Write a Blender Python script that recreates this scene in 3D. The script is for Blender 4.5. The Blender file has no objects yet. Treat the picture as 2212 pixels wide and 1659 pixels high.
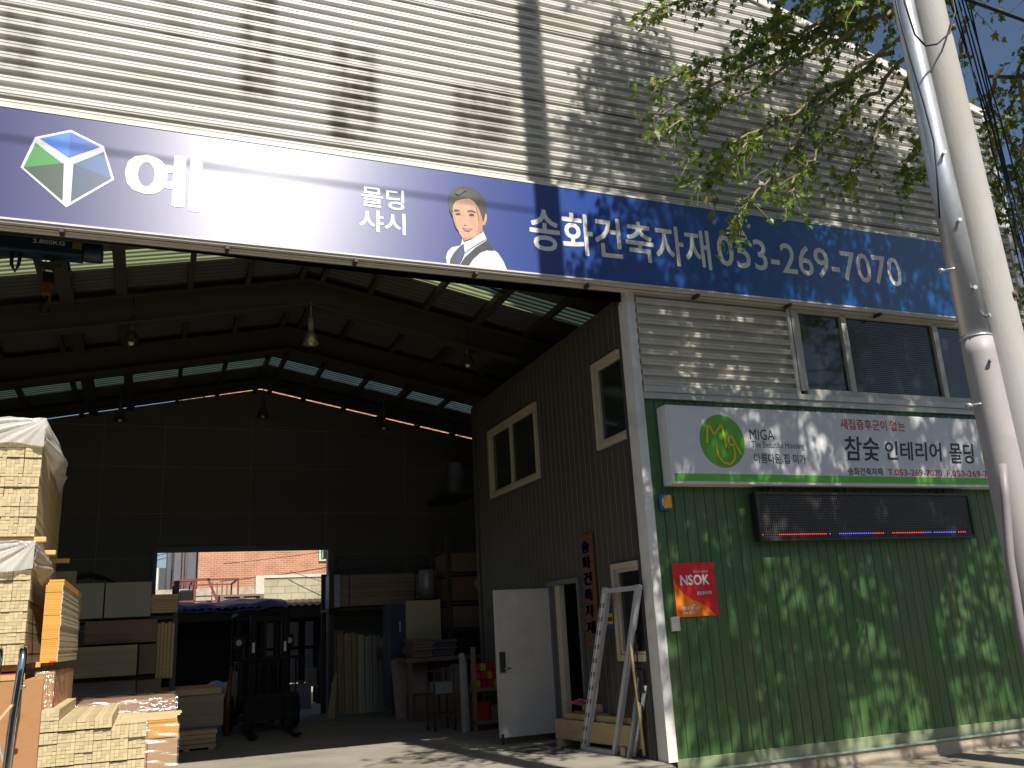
import bpy, bmesh, math, random
from mathutils import Vector, Matrix
random.seed(7)
R_ = math.radians
scn = bpy.context.scene
COL = scn.collection

# ------------------------------------------------------------------ camera
def cam_axes(yaw, pitch, roll):
    cy, sy = math.cos(yaw), math.sin(yaw)
    f = Vector((sy*math.cos(pitch), cy*math.cos(pitch), math.sin(pitch)))
    r = Vector((cy, -sy, 0)); u = r.cross(f)
    c, s = math.cos(roll), math.sin(roll)
    return c*r + s*u, -s*r + c*u, f
cr, cu, cf = cam_axes(0.38905, 0.268941, -0.0540335)
cam_d = bpy.data.cameras.new('camera')
cam_d.sensor_width = 36; cam_d.lens = 1915.04/2212*36
cam_d.clip_start = 0.05; cam_d.clip_end = 2000
cam = bpy.data.objects.new('camera', cam_d); COL.objects.link(cam)
M4 = Matrix((cr, cu, -cf)).transposed().to_4x4()
M4.translation = (0, -9.12, 1.5)
cam.matrix_world = M4
scn.camera = cam

# ------------------------------------------------------------------ sky, sun, exposure
SUN_AZ, SUN_EL = R_(8.0), R_(50.0)          # sun behind the camera, slightly to the right
sun_dir = Vector((math.sin(SUN_AZ)*math.cos(SUN_EL), -math.cos(SUN_AZ)*math.cos(SUN_EL), math.sin(SUN_EL)))
w = bpy.data.worlds.new('World'); scn.world = w; w.use_nodes = True
wn = w.node_tree
sky = wn.nodes.new('ShaderNodeTexSky'); sky.sky_type = 'NISHITA'; sky.sun_disc = False
sky.sun_elevation = SUN_EL; sky.sun_rotation = math.pi - SUN_AZ
sky.air_density = 1.0; sky.dust_density = 1.2; sky.ozone_density = 2.5
bg = wn.nodes['Background']; bg.inputs['Strength'].default_value = 0.064
wn.links.new(sky.outputs[0], bg.inputs['Color'])
sd = bpy.data.lights.new('sun', 'SUN'); sd.energy = 5.0; sd.angle = R_(0.53); sd.color = (1.0, 0.945, 0.85)
so = bpy.data.objects.new('sun', sd); COL.objects.link(so)
so.rotation_mode = 'QUATERNION'; so.rotation_quaternion = sun_dir.to_track_quat('Z', 'Y')
so.location = (3, -20, 25)
scn.view_settings.view_transform = 'Standard'; scn.view_settings.look = 'None'
scn.view_settings.gamma = 1.0; scn.view_settings.use_curve_mapping = False
scn.view_settings.exposure = 0.42
cy_ = scn.cycles
cy_.max_bounces = 8; cy_.diffuse_bounces = 3; cy_.glossy_bounces = 3; cy_.transmission_bounces = 4
cy_.transparent_max_bounces = 12; cy_.caustics_reflective = False; cy_.caustics_refractive = False
cy_.sample_clamp_indirect = 4.0
cy_.use_denoising = True

# ------------------------------------------------------------------ mesh helper
class M:
    def __init__(s): s.v = []; s.f = []; s.sm = []
    def add(s, vs, fs, smooth=False):
        o = len(s.v); s.v += [tuple(p) for p in vs]; s.f += [tuple(i+o for i in f) for f in fs]; s.sm += [smooth]*len(fs); return s
    def box(s, x0, x1, y0, y1, z0, z1, T=None):
        vs = [Vector(p) for p in ((x0,y0,z0),(x1,y0,z0),(x1,y1,z0),(x0,y1,z0),(x0,y0,z1),(x1,y0,z1),(x1,y1,z1),(x0,y1,z1))]
        if T is not None: vs = [T @ p for p in vs]
        return s.add(vs, [(0,3,2,1),(4,5,6,7),(0,1,5,4),(1,2,6,5),(2,3,7,6),(3,0,4,7)])
    def bar(s, a, b, w_, h, up=(0,0,1)):                 # a box from a to b, w_ wide, h high
        a, b = Vector(a), Vector(b); d = (b-a); L = d.length; d.normalize()
        up = Vector(up)
        if abs(d.dot(up)) > .98: up = Vector((0,1,0))
        sx = d.cross(up).normalized(); uz = sx.cross(d).normalized()
        T = Matrix((sx, d, uz)).transposed().to_4x4(); T.translation = a
        return s.box(-w_/2, w_/2, 0, L, -h/2, h/2, T)
    def tube(s, pts, r, n=10, cap=True):
        pts = [Vector(p) for p in pts]; k = len(pts)
        rs = r if isinstance(r, (list, tuple)) else [r]*k
        t0 = (pts[1]-pts[0]).normalized()
        ref = Vector((0,0,1)) if abs(t0.z) < .9 else Vector((1,0,0))
        nx = t0.cross(ref).normalized(); vs = []; fs = []
        for i in range(k):
            t = (pts[min(i+1,k-1)] - pts[max(i-1,0)]).normalized()
            nx = (nx - t*nx.dot(t)).normalized(); ny = t.cross(nx)
            for j in range(n):
                a = 2*math.pi*j/n
                vs.append(pts[i] + (nx*math.cos(a) + ny*math.sin(a))*rs[i])
        for i in range(k-1):
            for j in range(n):
                fs.append((i*n+j, i*n+(j+1)%n, (i+1)*n+(j+1)%n, (i+1)*n+j))
        s.add(vs, fs, True)
        if cap:
            o = len(s.v)-len(vs)
            s.f += [tuple(o+j for j in reversed(range(n))), tuple(o+(k-1)*n+j for j in range(n))]; s.sm += [False, False]
        return s
    def lathe(s, c, prof, n=20, axis='z'):                # prof: (radius, height)
        vs = []; fs = []
        for r, h in prof:
            for j in range(n):
                a = 2*math.pi*j/n; p = (r*math.cos(a), r*math.sin(a), h)
                if axis == 'y': p = (p[0], p[2], p[1])
                if axis == 'x': p = (p[2], p[0], p[1])
                vs.append(Vector(c)+Vector(p))
        for i in range(len(prof)-1):
            for j in range(n):
                fs.append((i*n+j, i*n+(j+1)%n, (i+1)*n+(j+1)%n, (i+1)*n+j))
        return s.add(vs, fs, True)
    def prism(s, pts, y0, y1):                            # polygon in x,z pushed along y
        k = len(pts)
        vs = [(x,y0,z) for x,z in pts]+[(x,y1,z) for x,z in pts]
        fs = [tuple(range(k)), tuple(reversed(range(k,2*k)))]+[(i,(i+1)%k+0,(i+1)%k+k,i+k)[::-1] for i in range(k)]
        return s.add(vs, fs)
    def grid(s, fn, nu, nv, smooth=True):
        vs = [fn(i/nu, j/nv) for j in range(nv+1) for i in range(nu+1)]
        fs = [(j*(nu+1)+i, j*(nu+1)+i+1, (j+1)*(nu+1)+i+1, (j+1)*(nu+1)+i) for j in range(nv) for i in range(nu)]
        return s.add(vs, fs, smooth)
    def build(s, name, mat, parent=None, bevel=0, seg=2, uv=None):
        me = bpy.data.meshes.new(name)
        off = Vector((0,0,0)); p = parent
        while p is not None: off += p.location; p = p.parent
        me.from_pydata([tuple(Vector(v)-off) for v in s.v], [], s.f)
        me.polygons.foreach_set('use_smooth', s.sm)
        me.materials.append(mat); me.update()
        o = bpy.data.objects.new(name, me); COL.objects.link(o)
        if parent is not None: o.parent = parent
        if bevel:
            b = o.modifiers.new('bevel', 'BEVEL'); b.width = bevel; b.segments = seg; b.limit_method = 'ANGLE'; b.angle_limit = R_(40)
        return o

def tag(o, label=None, cat=None, group=None, kind=None):
    if label: o['label'] = label
    if cat: o['category'] = cat
    if group: o['group'] = group
    if kind: o['kind'] = kind
    return o
def thing(name, label, cat, loc=(0,0,0), group=None):
    o = bpy.data.objects.new(name, None); COL.objects.link(o); o.location = loc; o.empty_display_size = .2
    return tag(o, label, cat, group)
def copy_tree(o, loc, label=None):
    r = o.copy(); COL.objects.link(r); r.location = loc
    if label: r['label'] = label
    for ch in list(o.children):
        c = ch.copy(); COL.objects.link(c); c.parent = r
        for g in list(ch.children):
            d = g.copy(); COL.objects.link(d); d.parent = c
    return r
def rotz(a, c=(0,0,0)):
    c = Vector(c); return Matrix.Translation(c) @ Matrix.Rotation(a, 4, 'Z') @ Matrix.Translation(-c)

# ------------------------------------------------------------------ materials
def pmat(name, col, rough=.6, metal=0., var=.18, scale=6., stretch=(1,1,1), bump=0., bscale=30., bstretch=None, island=0., spec=.5, coat=0., dirt=None, dscale=2., trans=0., emit=None, detail=6.):
    m = bpy.data.materials.new(name); m.use_nodes = True
    nt = m.node_tree; N = nt.nodes; L = nt.links; b = N['Principled BSDF']
    b.inputs['Roughness'].default_value = rough; b.inputs['Metallic'].default_value = metal
    b.inputs['Specular IOR Level'].default_value = spec; b.inputs['Coat Weight'].default_value = coat
    tc = N.new('ShaderNodeTexCoord')
    def noise(sc, st, det=6.):
        mp = N.new('ShaderNodeMapping'); mp.inputs['Scale'].default_value = st; L.new(tc.outputs['Object'], mp.inputs['Vector'])
        n = N.new('ShaderNodeTexNoise'); n.inputs['Scale'].default_value = sc; n.inputs['Detail'].default_value = det; n.inputs['Roughness'].default_value = .6
        L.new(mp.outputs[0], n.inputs['Vector']); return n.outputs['Fac']
    f = noise(scale, stretch, detail)
    mr = N.new('ShaderNodeMapRange'); mr.inputs['From Min'].default_value = .25; mr.inputs['From Max'].default_value = .75
    mr.inputs['To Min'].default_value = 1-var; mr.inputs['To Max'].default_value = 1+var; L.new(f, mr.inputs['Value'])
    fac = mr.outputs[0]
    if island:
        g = N.new('ShaderNodeNewGeometry'); mi = N.new('ShaderNodeMapRange')
        mi.inputs['To Min'].default_value = 1-island; mi.inputs['To Max'].default_value = 1+island
        L.new(g.outputs['Random Per Island'], mi.inputs['Value'])
        mm = N.new('ShaderNodeMath'); mm.operation = 'MULTIPLY'; L.new(fac, mm.inputs[0]); L.new(mi.outputs[0], mm.inputs[1]); fac = mm.outputs[0]
    vm = N.new('ShaderNodeVectorMath'); vm.operation = 'SCALE'; vm.inputs[0].default_value = col; L.new(fac, vm.inputs['Scale'])
    cs = vm.outputs[0]
    if dirt:
        dn = noise(dscale, stretch, 8.); rp = N.new('ShaderNodeMapRange'); rp.inputs['From Min'].default_value = .52; rp.inputs['From Max'].default_value = .72
        L.new(dn, rp.inputs['Value'])
        mx = N.new('ShaderNodeMix'); mx.data_type = 'RGBA'; L.new(rp.outputs[0], mx.inputs['Factor']); L.new(cs, mx.inputs['A']); mx.inputs['B'].default_value = (*dirt, 1); cs = mx.outputs['Result']
    L.new(cs, b.inputs['Base Color'])
    rr = N.new('ShaderNodeMapRange'); rr.inputs['To Min'].default_value = max(0., rough-.1); rr.inputs['To Max'].default_value = min(1., rough+.1); L.new(f, rr.inputs['Value']); L.new(rr.outputs[0], b.inputs['Roughness'])
    if bump:
        bn = N.new('ShaderNodeBump'); bn.inputs['Strength'].default_value = bump; bn.inputs['Distance'].default_value = .02
        L.new(noise(bscale, bstretch or stretch), bn.inputs['Height']); L.new(bn.outputs[0], b.inputs['Normal'])
    if trans:
        t = N.new('ShaderNodeBsdfTranslucent'); L.new(cs, t.inputs['Color']); mxs = N.new('ShaderNodeMixShader'); mxs.inputs[0].default_value = trans
        L.new(b.outputs[0], mxs.inputs[1]); L.new(t.outputs[0], mxs.inputs[2]); L.new(mxs.outputs[0], N['Material Output'].inputs['Surface'])
    if emit:
        b.inputs['Emission Color'].default_value = (*emit[:3], 1); b.inputs['Emission Strength'].default_value = emit[3]
    return m
def film_mat(name, tint=(.9,.9,.88), alpha=.3, rough=.12, white=.0, bump=.6, bscale=14., bstretch=(1,1,1)):
    m = bpy.data.materials.new(name); m.use_nodes = True; nt = m.node_tree; N = nt.nodes; L = nt.links
    N.remove(N['Principled BSDF']); out = N['Material Output']
    tr = N.new('ShaderNodeBsdfTransparent'); gl = N.new('ShaderNodeBsdfGlossy'); df = N.new('ShaderNodeBsdfDiffuse'); tl = N.new('ShaderNodeBsdfTranslucent')
    gl.inputs['Roughness'].default_value = rough; gl.inputs['Color'].default_value = (1,1,1,1)
    for n in (df, tl): n.inputs['Color'].default_value = (*tint, 1)
    tc = N.new('ShaderNodeTexCoord'); mp = N.new('ShaderNodeMapping'); mp.inputs['Scale'].default_value = bstretch
    no = N.new('ShaderNodeTexNoise'); no.inputs['Scale'].default_value = bscale; no.inputs['Detail'].default_value = 5; no.inputs['Distortion'].default_value = 1.2
    L.new(tc.outputs['Object'], mp.inputs[0]); L.new(mp.outputs[0], no.inputs['Vector'])
    bp = N.new('ShaderNodeBump'); bp.inputs['Strength'].default_value = bump; bp.inputs['Distance'].default_value = .05; L.new(no.outputs['Fac'], bp.inputs['Height'])
    for n in (gl, df, tl): L.new(bp.outputs[0], n.inputs['Normal'])
    a = N.new('ShaderNodeMixShader'); a.inputs[0].default_value = .5; L.new(df.outputs[0], a.inputs[1]); L.new(tl.outputs[0], a.inputs[2])
    bmx = N.new('ShaderNodeMixShader'); bmx.inputs[0].default_value = white; L.new(tr.outputs[0], bmx.inputs[1]); L.new(a.outputs[0], bmx.inputs[2])
    c = N.new('ShaderNodeMixShader'); c.inputs[0].default_value = alpha; L.new(bmx.outputs[0], c.inputs[1]); L.new(gl.outputs[0], c.inputs[2])
    L.new(c.outputs[0], out.inputs['Surface']); return m
def brick_mat(name, c1, c2, mortar, bw, bh, msize=.012, rough=.85):
    m = bpy.data.materials.new(name); m.use_nodes = True; nt = m.node_tree; N = nt.nodes; L = nt.links; b = N['Principled BSDF']; b.inputs['Roughness'].default_value = rough
    tc = N.new('ShaderNodeTexCoord'); sp = N.new('ShaderNodeSeparateXYZ'); cb = N.new('ShaderNodeCombineXYZ')
    L.new(tc.outputs['Object'], sp.inputs[0]); L.new(sp.outputs['X'], cb.inputs['X']); L.new(sp.outputs['Z'], cb.inputs['Y'])
    br = N.new('ShaderNodeTexBrick'); br.inputs['Scale'].default_value = 1; br.inputs['Brick Width'].default_value = bw; br.inputs['Row Height'].default_value = bh
    br.inputs['Mortar Size'].default_value = msize; br.inputs['Color1'].default_value = (*c1,1); br.inputs['Color2'].default_value = (*c2,1); br.inputs['Mortar'].default_value = (*mortar,1)
    L.new(cb.outputs[0], br.inputs['Vector'])
    no = N.new('ShaderNodeTexNoise'); no.inputs['Scale'].default_value = 1.6; no.inputs['Detail'].default_value = 6; L.new(tc.outputs['Object'], no.inputs['Vector'])
    mr = N.new('ShaderNodeMapRange'); mr.inputs['From Min'].default_value=.25; mr.inputs['From Max'].default_value=.75; mr.inputs['To Min'].default_value=.75; mr.inputs['To Max'].default_value=1.2; L.new(no.outputs['Fac'], mr.inputs['Value'])
    vm = N.new('ShaderNodeVectorMath'); vm.operation='SCALE'; L.new(br.outputs['Color'], vm.inputs[0]); L.new(mr.outputs[0], vm.inputs['Scale']); L.new(vm.outputs[0], b.inputs['Base Color'])
    bp = N.new('ShaderNodeBump'); bp.inputs['Strength'].default_value=.4; bp.inputs['Distance'].default_value=.01; bp.invert=True; L.new(br.outputs['Fac'], bp.inputs['Height']); L.new(bp.outputs[0], b.inputs['Normal'])
    return m
def glass_mat(name, tint=(.02,.025,.022), rough=.03):
    m = pmat(name, tint, rough, 0, .1, 3, spec=.6); m.node_tree.nodes['Principled BSDF'].inputs['Coat Weight'].default_value = .3; return m

# ------------------------------------------------------------------ lettering
def text(body, box, y, mat, parent, bold=0., name='lettering', shear=0., thick=.003, facing='y', slant=0.):
    """printed words filling the rectangle box = (x0, x1, z0, z1) on a face turned to -y"""
    c = bpy.data.curves.new(name, 'FONT'); c.body = body; c.offset = bold; c.shear = shear; c.resolution_u = 3
    c.offset = 0
    t = bpy.data.objects.new(name, c); COL.objects.link(t)
    dg = bpy.context.evaluated_depsgraph_get(); me0 = bpy.data.meshes.new_from_object(t.evaluated_get(dg))
    bpy.data.objects.remove(t); bpy.data.curves.remove(c)
    P = [v.co.copy() for v in me0.vertices]; F = [tuple(p.vertices) for p in me0.polygons]
    bpy.data.meshes.remove(me0)
    if bold:                                              # overprint shifted copies for a heavier stroke
        Q = []; G = []
        for i, (a, b) in enumerate(((0,0),(1,.6),(-1,.6),(1,-.6),(-1,-.6),(0,1),(0,-1))):
            o = len(Q); Q += [p+Vector((a*bold*.75, b*bold*.75, i*.0002)) for p in P]; G += [tuple(k+o for k in f) for f in F]
        P, F = Q, G
    x0 = min(p.x for p in P); x1 = max(p.x for p in P); z0 = min(p.y for p in P); z1 = max(p.y for p in P)
    m = M()
    def fit(p):
        u = (p.x-x0)/(x1-x0); q = (p.y-z0)/(z1-z0)
        return box[0]+u*(box[1]-box[0]), box[2]+q*(box[3]-box[2])+slant*u
    if facing == 'y': m.add([(fit(p)[0], y-p.z, fit(p)[1]) for p in P], F)
    else: m.add([(y, fit(p)[0], fit(p)[1]) for p in P], F)      # facing -x, box x0..x1 runs along y
    return m.build(name, mat, parent)
def plate(pts, y, mat, parent, name='printed_shape', t=.002):
    m = M()
    a = sum(pts[i][0]*pts[(i+1)%len(pts)][1]-pts[(i+1)%len(pts)][0]*pts[i][1] for i in range(len(pts)))
    if a < 0: pts = pts[::-1]
    m.add([(x, y, z) for x, z in pts], [tuple(range(len(pts)))])
    return m.build(name, mat, parent)
# ------------------------------------------------------------------ shared materials
def add_stains(m, rects, col=(.25,.235,.2)):
    nt = m.node_tree; N = nt.nodes; L = nt.links; b = N['Principled BSDF']
    src = b.inputs['Base Color'].links[0].from_socket
    tc = N.new('ShaderNodeTexCoord'); sp = N.new('ShaderNodeSeparateXYZ'); L.new(tc.outputs['Object'], sp.inputs[0])
    no = N.new('ShaderNodeTexNoise'); no.inputs['Scale'].default_value = 3; no.inputs['Detail'].default_value = 5
    mp = N.new('ShaderNodeMapping'); mp.inputs['Scale'].default_value = (1.3, 1, .45); L.new(tc.outputs['Object'], mp.inputs[0]); L.new(mp.outputs[0], no.inputs['Vector'])
    tot = None
    def mth(op, a, c):
        n = N.new('ShaderNodeMath'); n.operation = op
        for i, q in enumerate((a, c)):
            if isinstance(q, (int, float)): n.inputs[i].default_value = q
            else: L.new(q, n.inputs[i])
        return n.outputs[0]
    for x0, x1, z0, z1, s in rects:
        dx = mth('ABSOLUTE', mth('SUBTRACT', sp.outputs['X'], (x0+x1)/2-5.3), 0); dz = mth('ABSOLUTE', mth('SUBTRACT', sp.outputs['Z'], (z0+z1)/2), 0)
        ex = N.new('ShaderNodeMapRange'); ex.inputs['From Min'].default_value = (x1-x0)/2+.05; ex.inputs['From Max'].default_value = (x1-x0)/2-.07; L.new(dx, ex.inputs['Value'])
        ez = N.new('ShaderNodeMapRange'); ez.inputs['From Min'].default_value = (z1-z0)/2+.05; ez.inputs['From Max'].default_value = (z1-z0)/2-.1; L.new(dz, ez.inputs['Value'])
        k = mth('MULTIPLY', mth('MULTIPLY', ex.outputs[0], ez.outputs[0]), s)
        tot = k if tot is None else mth('MAXIMUM', tot, k)
    st = N.new('ShaderNodeMapRange'); st.inputs['From Min'].default_value = .38; st.inputs['From Max'].default_value = .6; st.inputs['To Min'].default_value = .30; L.new(no.outputs['Fac'], st.inputs['Value'])
    tot = mth('MULTIPLY', tot, st.outputs[0])
    mx = N.new('ShaderNodeMix'); mx.data_type = 'RGBA'; L.new(tot, mx.inputs['Factor']); L.new(src, mx.inputs['A']); mx.inputs['B'].default_value = (*col, 1)
    L.new(mx.outputs['Result'], b.inputs['Base Color'])

m_clad = pmat('weathered_white_sheet_metal', (.61,.60,.56), .45, 0, .10, 3, (.3,1,1.5), dirt=(.42,.40,.34), dscale=1.3, bump=.04, bscale=4)
add_stains(m_clad, [(.62,1.0,7.35,9.0,1.),(1.62,2.2,6.98,8.35,1.),(1.1,1.62,7.9,8.35,.5),(3.15,3.95,7.25,8.1,.8),(3.1,3.5,6.95,7.4,.55),(-1.75,-1.35,7.15,8.0,.8),(-.2,.1,7.9,8.7,.35),(5.3,5.9,7.3,8.2,.5)])
m_clad_low = pmat('greyish_sheet_metal', (.58,.55,.48), .5, 0, .12, 3, (.3,1,1.5), dirt=(.38,.35,.29), dscale=2)
m_white = pmat('white_painted_steel', (.74,.73,.70), .45, 0, .07, 4, dirt=(.55,.51,.44), dscale=2.2, bump=.05, bscale=9)
m_alu = pmat('pale_aluminium_trim', (.52,.50,.45), .4, .3, .08, 5)
m_green = pmat('green_painted_planks', (.055,.127,.041), .42, 0, .30, 3.2, (9,1,.45), bump=.10, bscale=8, bstretch=(12,1,.5), dirt=(.105,.145,.052), dscale=1.1)
m_greenbase = pmat('dull_green_base_board', (.24,.29,.17), .55, 0, .15, 4, (.5,1,2), dirt=(.24,.25,.16), dscale=3)
m_mint = pmat('pale_mint_flashing', (.45,.58,.48), .5, 0, .1, 6)
m_conc = pmat('rough_concrete', (.46,.39,.30), .9, 0, .3, 4, bump=.6, bscale=9, dirt=(.27,.21,.15), dscale=3)
m_floor = pmat('worn_concrete_floor', (.27,.25,.20), .8, 0, .22, 1.4, bump=.08, bscale=20, dirt=(.19,.175,.145), dscale=.8)
m_ground = pmat('sandy_pavement', (.28,.245,.18), .95, 0, .25, 2.5, bump=.4, bscale=14, dirt=(.15,.13,.10), dscale=1.2)
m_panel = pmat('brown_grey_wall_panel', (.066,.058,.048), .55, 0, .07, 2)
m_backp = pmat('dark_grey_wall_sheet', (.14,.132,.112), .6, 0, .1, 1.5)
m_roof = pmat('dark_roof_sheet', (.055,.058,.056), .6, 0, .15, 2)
m_steel = pmat('brown_primed_steel', (.050,.043,.036), .6, .1, .18, 4)
m_cream = pmat('cream_window_frame', (.46,.40,.30), .45, 0, .06, 6)
m_grfr = pmat('pale_grey_window_frame', (.48,.46,.41), .45, .1, .07, 6)
m_dglass = glass_mat('dark_window_glass')
m_black = pmat('black_plastic', (.012,.012,.012), .45, 0, .1, 10)
m_rubber = pmat('black_rubber', (.015,.015,.015), .8, 0, .2, 10)

XW = 5.30
# ------------------------------------------------------------------ ground and floor
g = M(); g.box(-300, 300, -300, 300, -.49, -.29)
tag(g.build('ground', m_ground), kind='structure')
g = M(); g.box(-300, 300, -17.0, -3.2, -.30, -.286)
tag(g.build('road', pmat('worn_asphalt', (.060,.058,.055), .9, 0, .2, 3, bump=.3, bscale=60)), kind='structure')
g = M()
for i in range(60): g.box(-180+6*i, -177+6*i, -10.2, -10.05, -.2858, -.282)
tag(g.build('road_marking', pmat('worn_yellow_road_paint', (.50,.36,.06), .8, 0, .2, 4)), kind='structure')
g = M(); g.box(-300, -5.2, -3.35, -3.2, -.29, -.17); g.box(5.6, 300, -3.35, -3.2, -.29, -.17)
tag(g.build('kerb', pmat('granite_kerb', (.30,.29,.27), .8, 0, .15, 8)), kind='structure')
g = M(); g.box(-4.9, XW, -.15, .05, -.33, 0); g.box(-4.9, 10.35, .05, 11.0, -.33, 0)
tag(g.build('warehouse_floor', m_floor), kind='structure')
g = M(); g.add([(-4.9,-.15,-.004),(5.3,-.15,-.004),(5.3,-1.6,-.286),(-4.9,-1.6,-.286)], [(0,1,2,3)][::-1])
g.f = [tuple(reversed(f)) for f in g.f]
tag(g.build('entrance_ramp', m_floor), kind='structure')
g = M(); g.box(-20, 30, 11.05, 40, -.33, -.004)
tag(g.build('yard_ground', m_floor), kind='structure')

# ------------------------------------------------------------------ the warehouse
W = thing('warehouse', 'steel shed with white corrugated front and green plank wall beside its wide open entrance', 'building', (5.3, 0, 0))
XW = 5.30
def corr(m, z0, z1, xl, xr, pitch=.13444, depth=.056, ybase=-.004, lap=None):
    prof = [(0,0),(.04,-1),(.26,-1),(.28,-.86),(.315,-.86),(.335,-1),(.50,-1),(.57,0)]
    rows = []; n = int(math.ceil((z1-z0)/pitch))
    for i in range(n):
        for a, b in prof:
            z = z0 + (i+a)*pitch
            if z <= z1: rows.append((z, ybase + b*depth))
    rows.append((z1, ybase))
    vs = []; fs = []
    for z, y in rows: vs += [(xl(z), y, z), (xr(z), y, z)]
    for i in range(len(rows)-1): fs.append((2*i, 2*i+1, 2*i+3, 2*i+2))
    m.add(vs, fs)
RK = lambda z: 12.35 if z < 9.28 else 12.35 - (z-9.28)/.262
LK = lambda z: -6.0 if z < 7.80 else 7.6 - (10.525-z)/.2        # left slope of the gable
def top_z(x): return 9.28+(12.35-x)*.262 if x > 2.06 else 9.28+(12.35-2.06)*.262-(2.06-x)*.262
ZT = 12.0
m = M()
for k, (z0, z1) in enumerate(((5.488,6.967),(6.967,8.0425),(8.0425,9.118),(9.118,10.1935),(10.1935,10.522))):     # lapped courses of sheet
    for j, (a, b) in enumerate(((-6.0,3.44),(3.43,9.35),(9.34,None))):
        if b is not None and RK(z0) <= a: continue
        yb = -.006 - .004*(j % 2) - .003*(k % 2)
        corr(m, z0, z1+.004, lambda z, a=a: max(a, LK(z)), (lambda z, b=b, a=a: max(max(a, LK(z)), min(b, RK(z)))) if b is not None else (lambda z, a=a: max(max(a, LK(z)), RK(z))), ybase=yb)
clad = m.build('corrugated_cladding', m_clad, W)
m = M()                                                                  # dark laps of the sheet courses and the rake trim
for z in (6.960, 8.036, 9.111, 10.187): m.box(LK(z), RK(z)-.02, -.058, -.046, z-.012, z+.012)
m.build('sheet_lap', pmat('dark_lap_metal', (.40,.385,.34), .5, 0, .1, 4, (.3,1,1)), W)
m = M(); m.bar((12.40,-.03,5.4),(12.40,-.03,9.30), .14,.10,(0,1,0)); m.bar((12.42,-.03,9.28),(7.6,-.03,10.56),.14,.12); m.bar((7.6,-.03,10.56),(-6.05,-.03,7.83),.14,.12)
m.build('rake_trim', m_white, W)
m = M()                                                                  # screw heads along the crests
rs = random.Random(3)
for i in range(46):
    z = 5.488+.13444*i+.04
    if i % 3: continue
    for x in [-1.9+1.02*q for q in range(14)]:
        if LK(z)+.2 < x < RK(z)-.2:
            xx = x+rs.uniform(-.04,.04); m.box(xx-.007, xx+.007, -.064,-.05, z-.007, z+.007)
tag(m.build('screw_heads', pmat('rusty_screw', (.36,.31,.25), .6, .2, .3, 8), W), kind='stuff')
# lower corrugated panel, plank wall, base
m = M(); corr(m, 4.28, 5.46, lambda z: 5.45, lambda z: 7.78, pitch=.13444, depth=.050)
m.build('corrugated_panel', m_clad_low, W)
m = M(); m.box(7.76,7.82,-.06,-.002,4.25,5.46); m.box(5.45,12.3,-.05,0,4.12,4.20); m.box(5.45,12.3,-.075,-.045,4.20,4.275); m.box(5.45,12.35,-.05,-.002,5.46,5.52)
m.build('sill_trim', m_alu, W)
m = M(); x = 5.45
while x < 12.3:
    p = .145; gq = .013
    x1 = min(x+p, 12.3)
    m.add([(x,.020,.02),(x+gq,0,.02),(x1-.002,0,.02),(x1,.020,.02),(x,.020,4.12),(x+gq,0,4.12),(x1-.002,0,4.12),(x1,.020,4.12)],[(0,1,5,4),(1,2,6,5),(2,3,7,6)])
    x = x1
m.build('plank_wall', m_green, W)
m = M(); m.box(5.45,12.3,-.018,.02,-.10,.02); m.build('base_board', m_greenbase, W, .004)
m = M(); m.box(5.45,12.3,-.05,.01,-.125,-.10); m.build('flashing', m_mint, W)
m = M(); rs = random.Random(11)
def foot(u, v):
    x = 5.3+7.1*u; z = -.36+.235*v
    return (x, -.02-.05*(1-v)**1.5-.018*math.sin(x*9+v*4)*(1-v)-.02*rs.random()*(1-v), z)
m.grid(foot, 160, 7); m.build('footing', m_conc, W)
m = M(); m.box(XW,XW+.034,.196,.208,0,5.39); m.build('wall_edge', m_steel, W)  # edge strip coloured dark so the step in the wall shows no sunlight
m = M(); m.box(XW+.032,5.45,-.03,.195,0,5.54); m.box(5.332,5.452,-.034,-.03,2.73,2.742); jb = m.build('door_jamb', m_white, W, .006)
m = M(); m.box(-4.9,XW,-.02,.16,5.52,5.75); m.build('lintel', m_steel, W)
m = M(); m.box(-6,-4.9,-.03,.2,-.33,5.5); m.build('side_pier', m_clad_low, W)
m = M()                                                                  # inner lining of the front above the entrance
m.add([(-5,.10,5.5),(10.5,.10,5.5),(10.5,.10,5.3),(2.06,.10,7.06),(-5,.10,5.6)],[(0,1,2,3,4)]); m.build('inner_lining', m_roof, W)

# office block inside, right of the entrance: ribbed side panels
m = M()
pitch = .155; y = .21
ops = ((.165,.94,3.66,4.81),(2.87,4.97,3.64,4.81),(1.83,2.80,.06,2.06),(.0,.83,1.08,2.18))      # openings y0,y1,z0,z1
def wallstrip(y0, y1):
    cuts = sorted([(o[2],o[3]) for o in ops if o[0] < (y0+y1)/2 < o[1]])
    z = 0
    for a, b in cuts+[(5.39,5.39)]:
        if a > z+.001:
            m.add([(XW,y0,z),(XW,y1,z),(XW,y1,a),(XW,y0,a)],[(0,3,2,1)])
        z = max(z, b)
ys = sorted(set([.21,5.76]+[v for o in ops for v in o[:2] if v > .21]))
for a, b in zip(ys[:-1], ys[1:]): wallstrip(a, b)
m.box(XW,10.4,5.70,5.78,0,5.39); m.box(XW,10.4,.16,5.76,5.39,5.44); m.box(XW-.02,XW+.07,.2,5.8,5.37,5.45); m.box(XW-.03,XW+.05,5.70,5.80,0,5.38)
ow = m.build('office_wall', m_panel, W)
m = M(); y = .30
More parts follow.
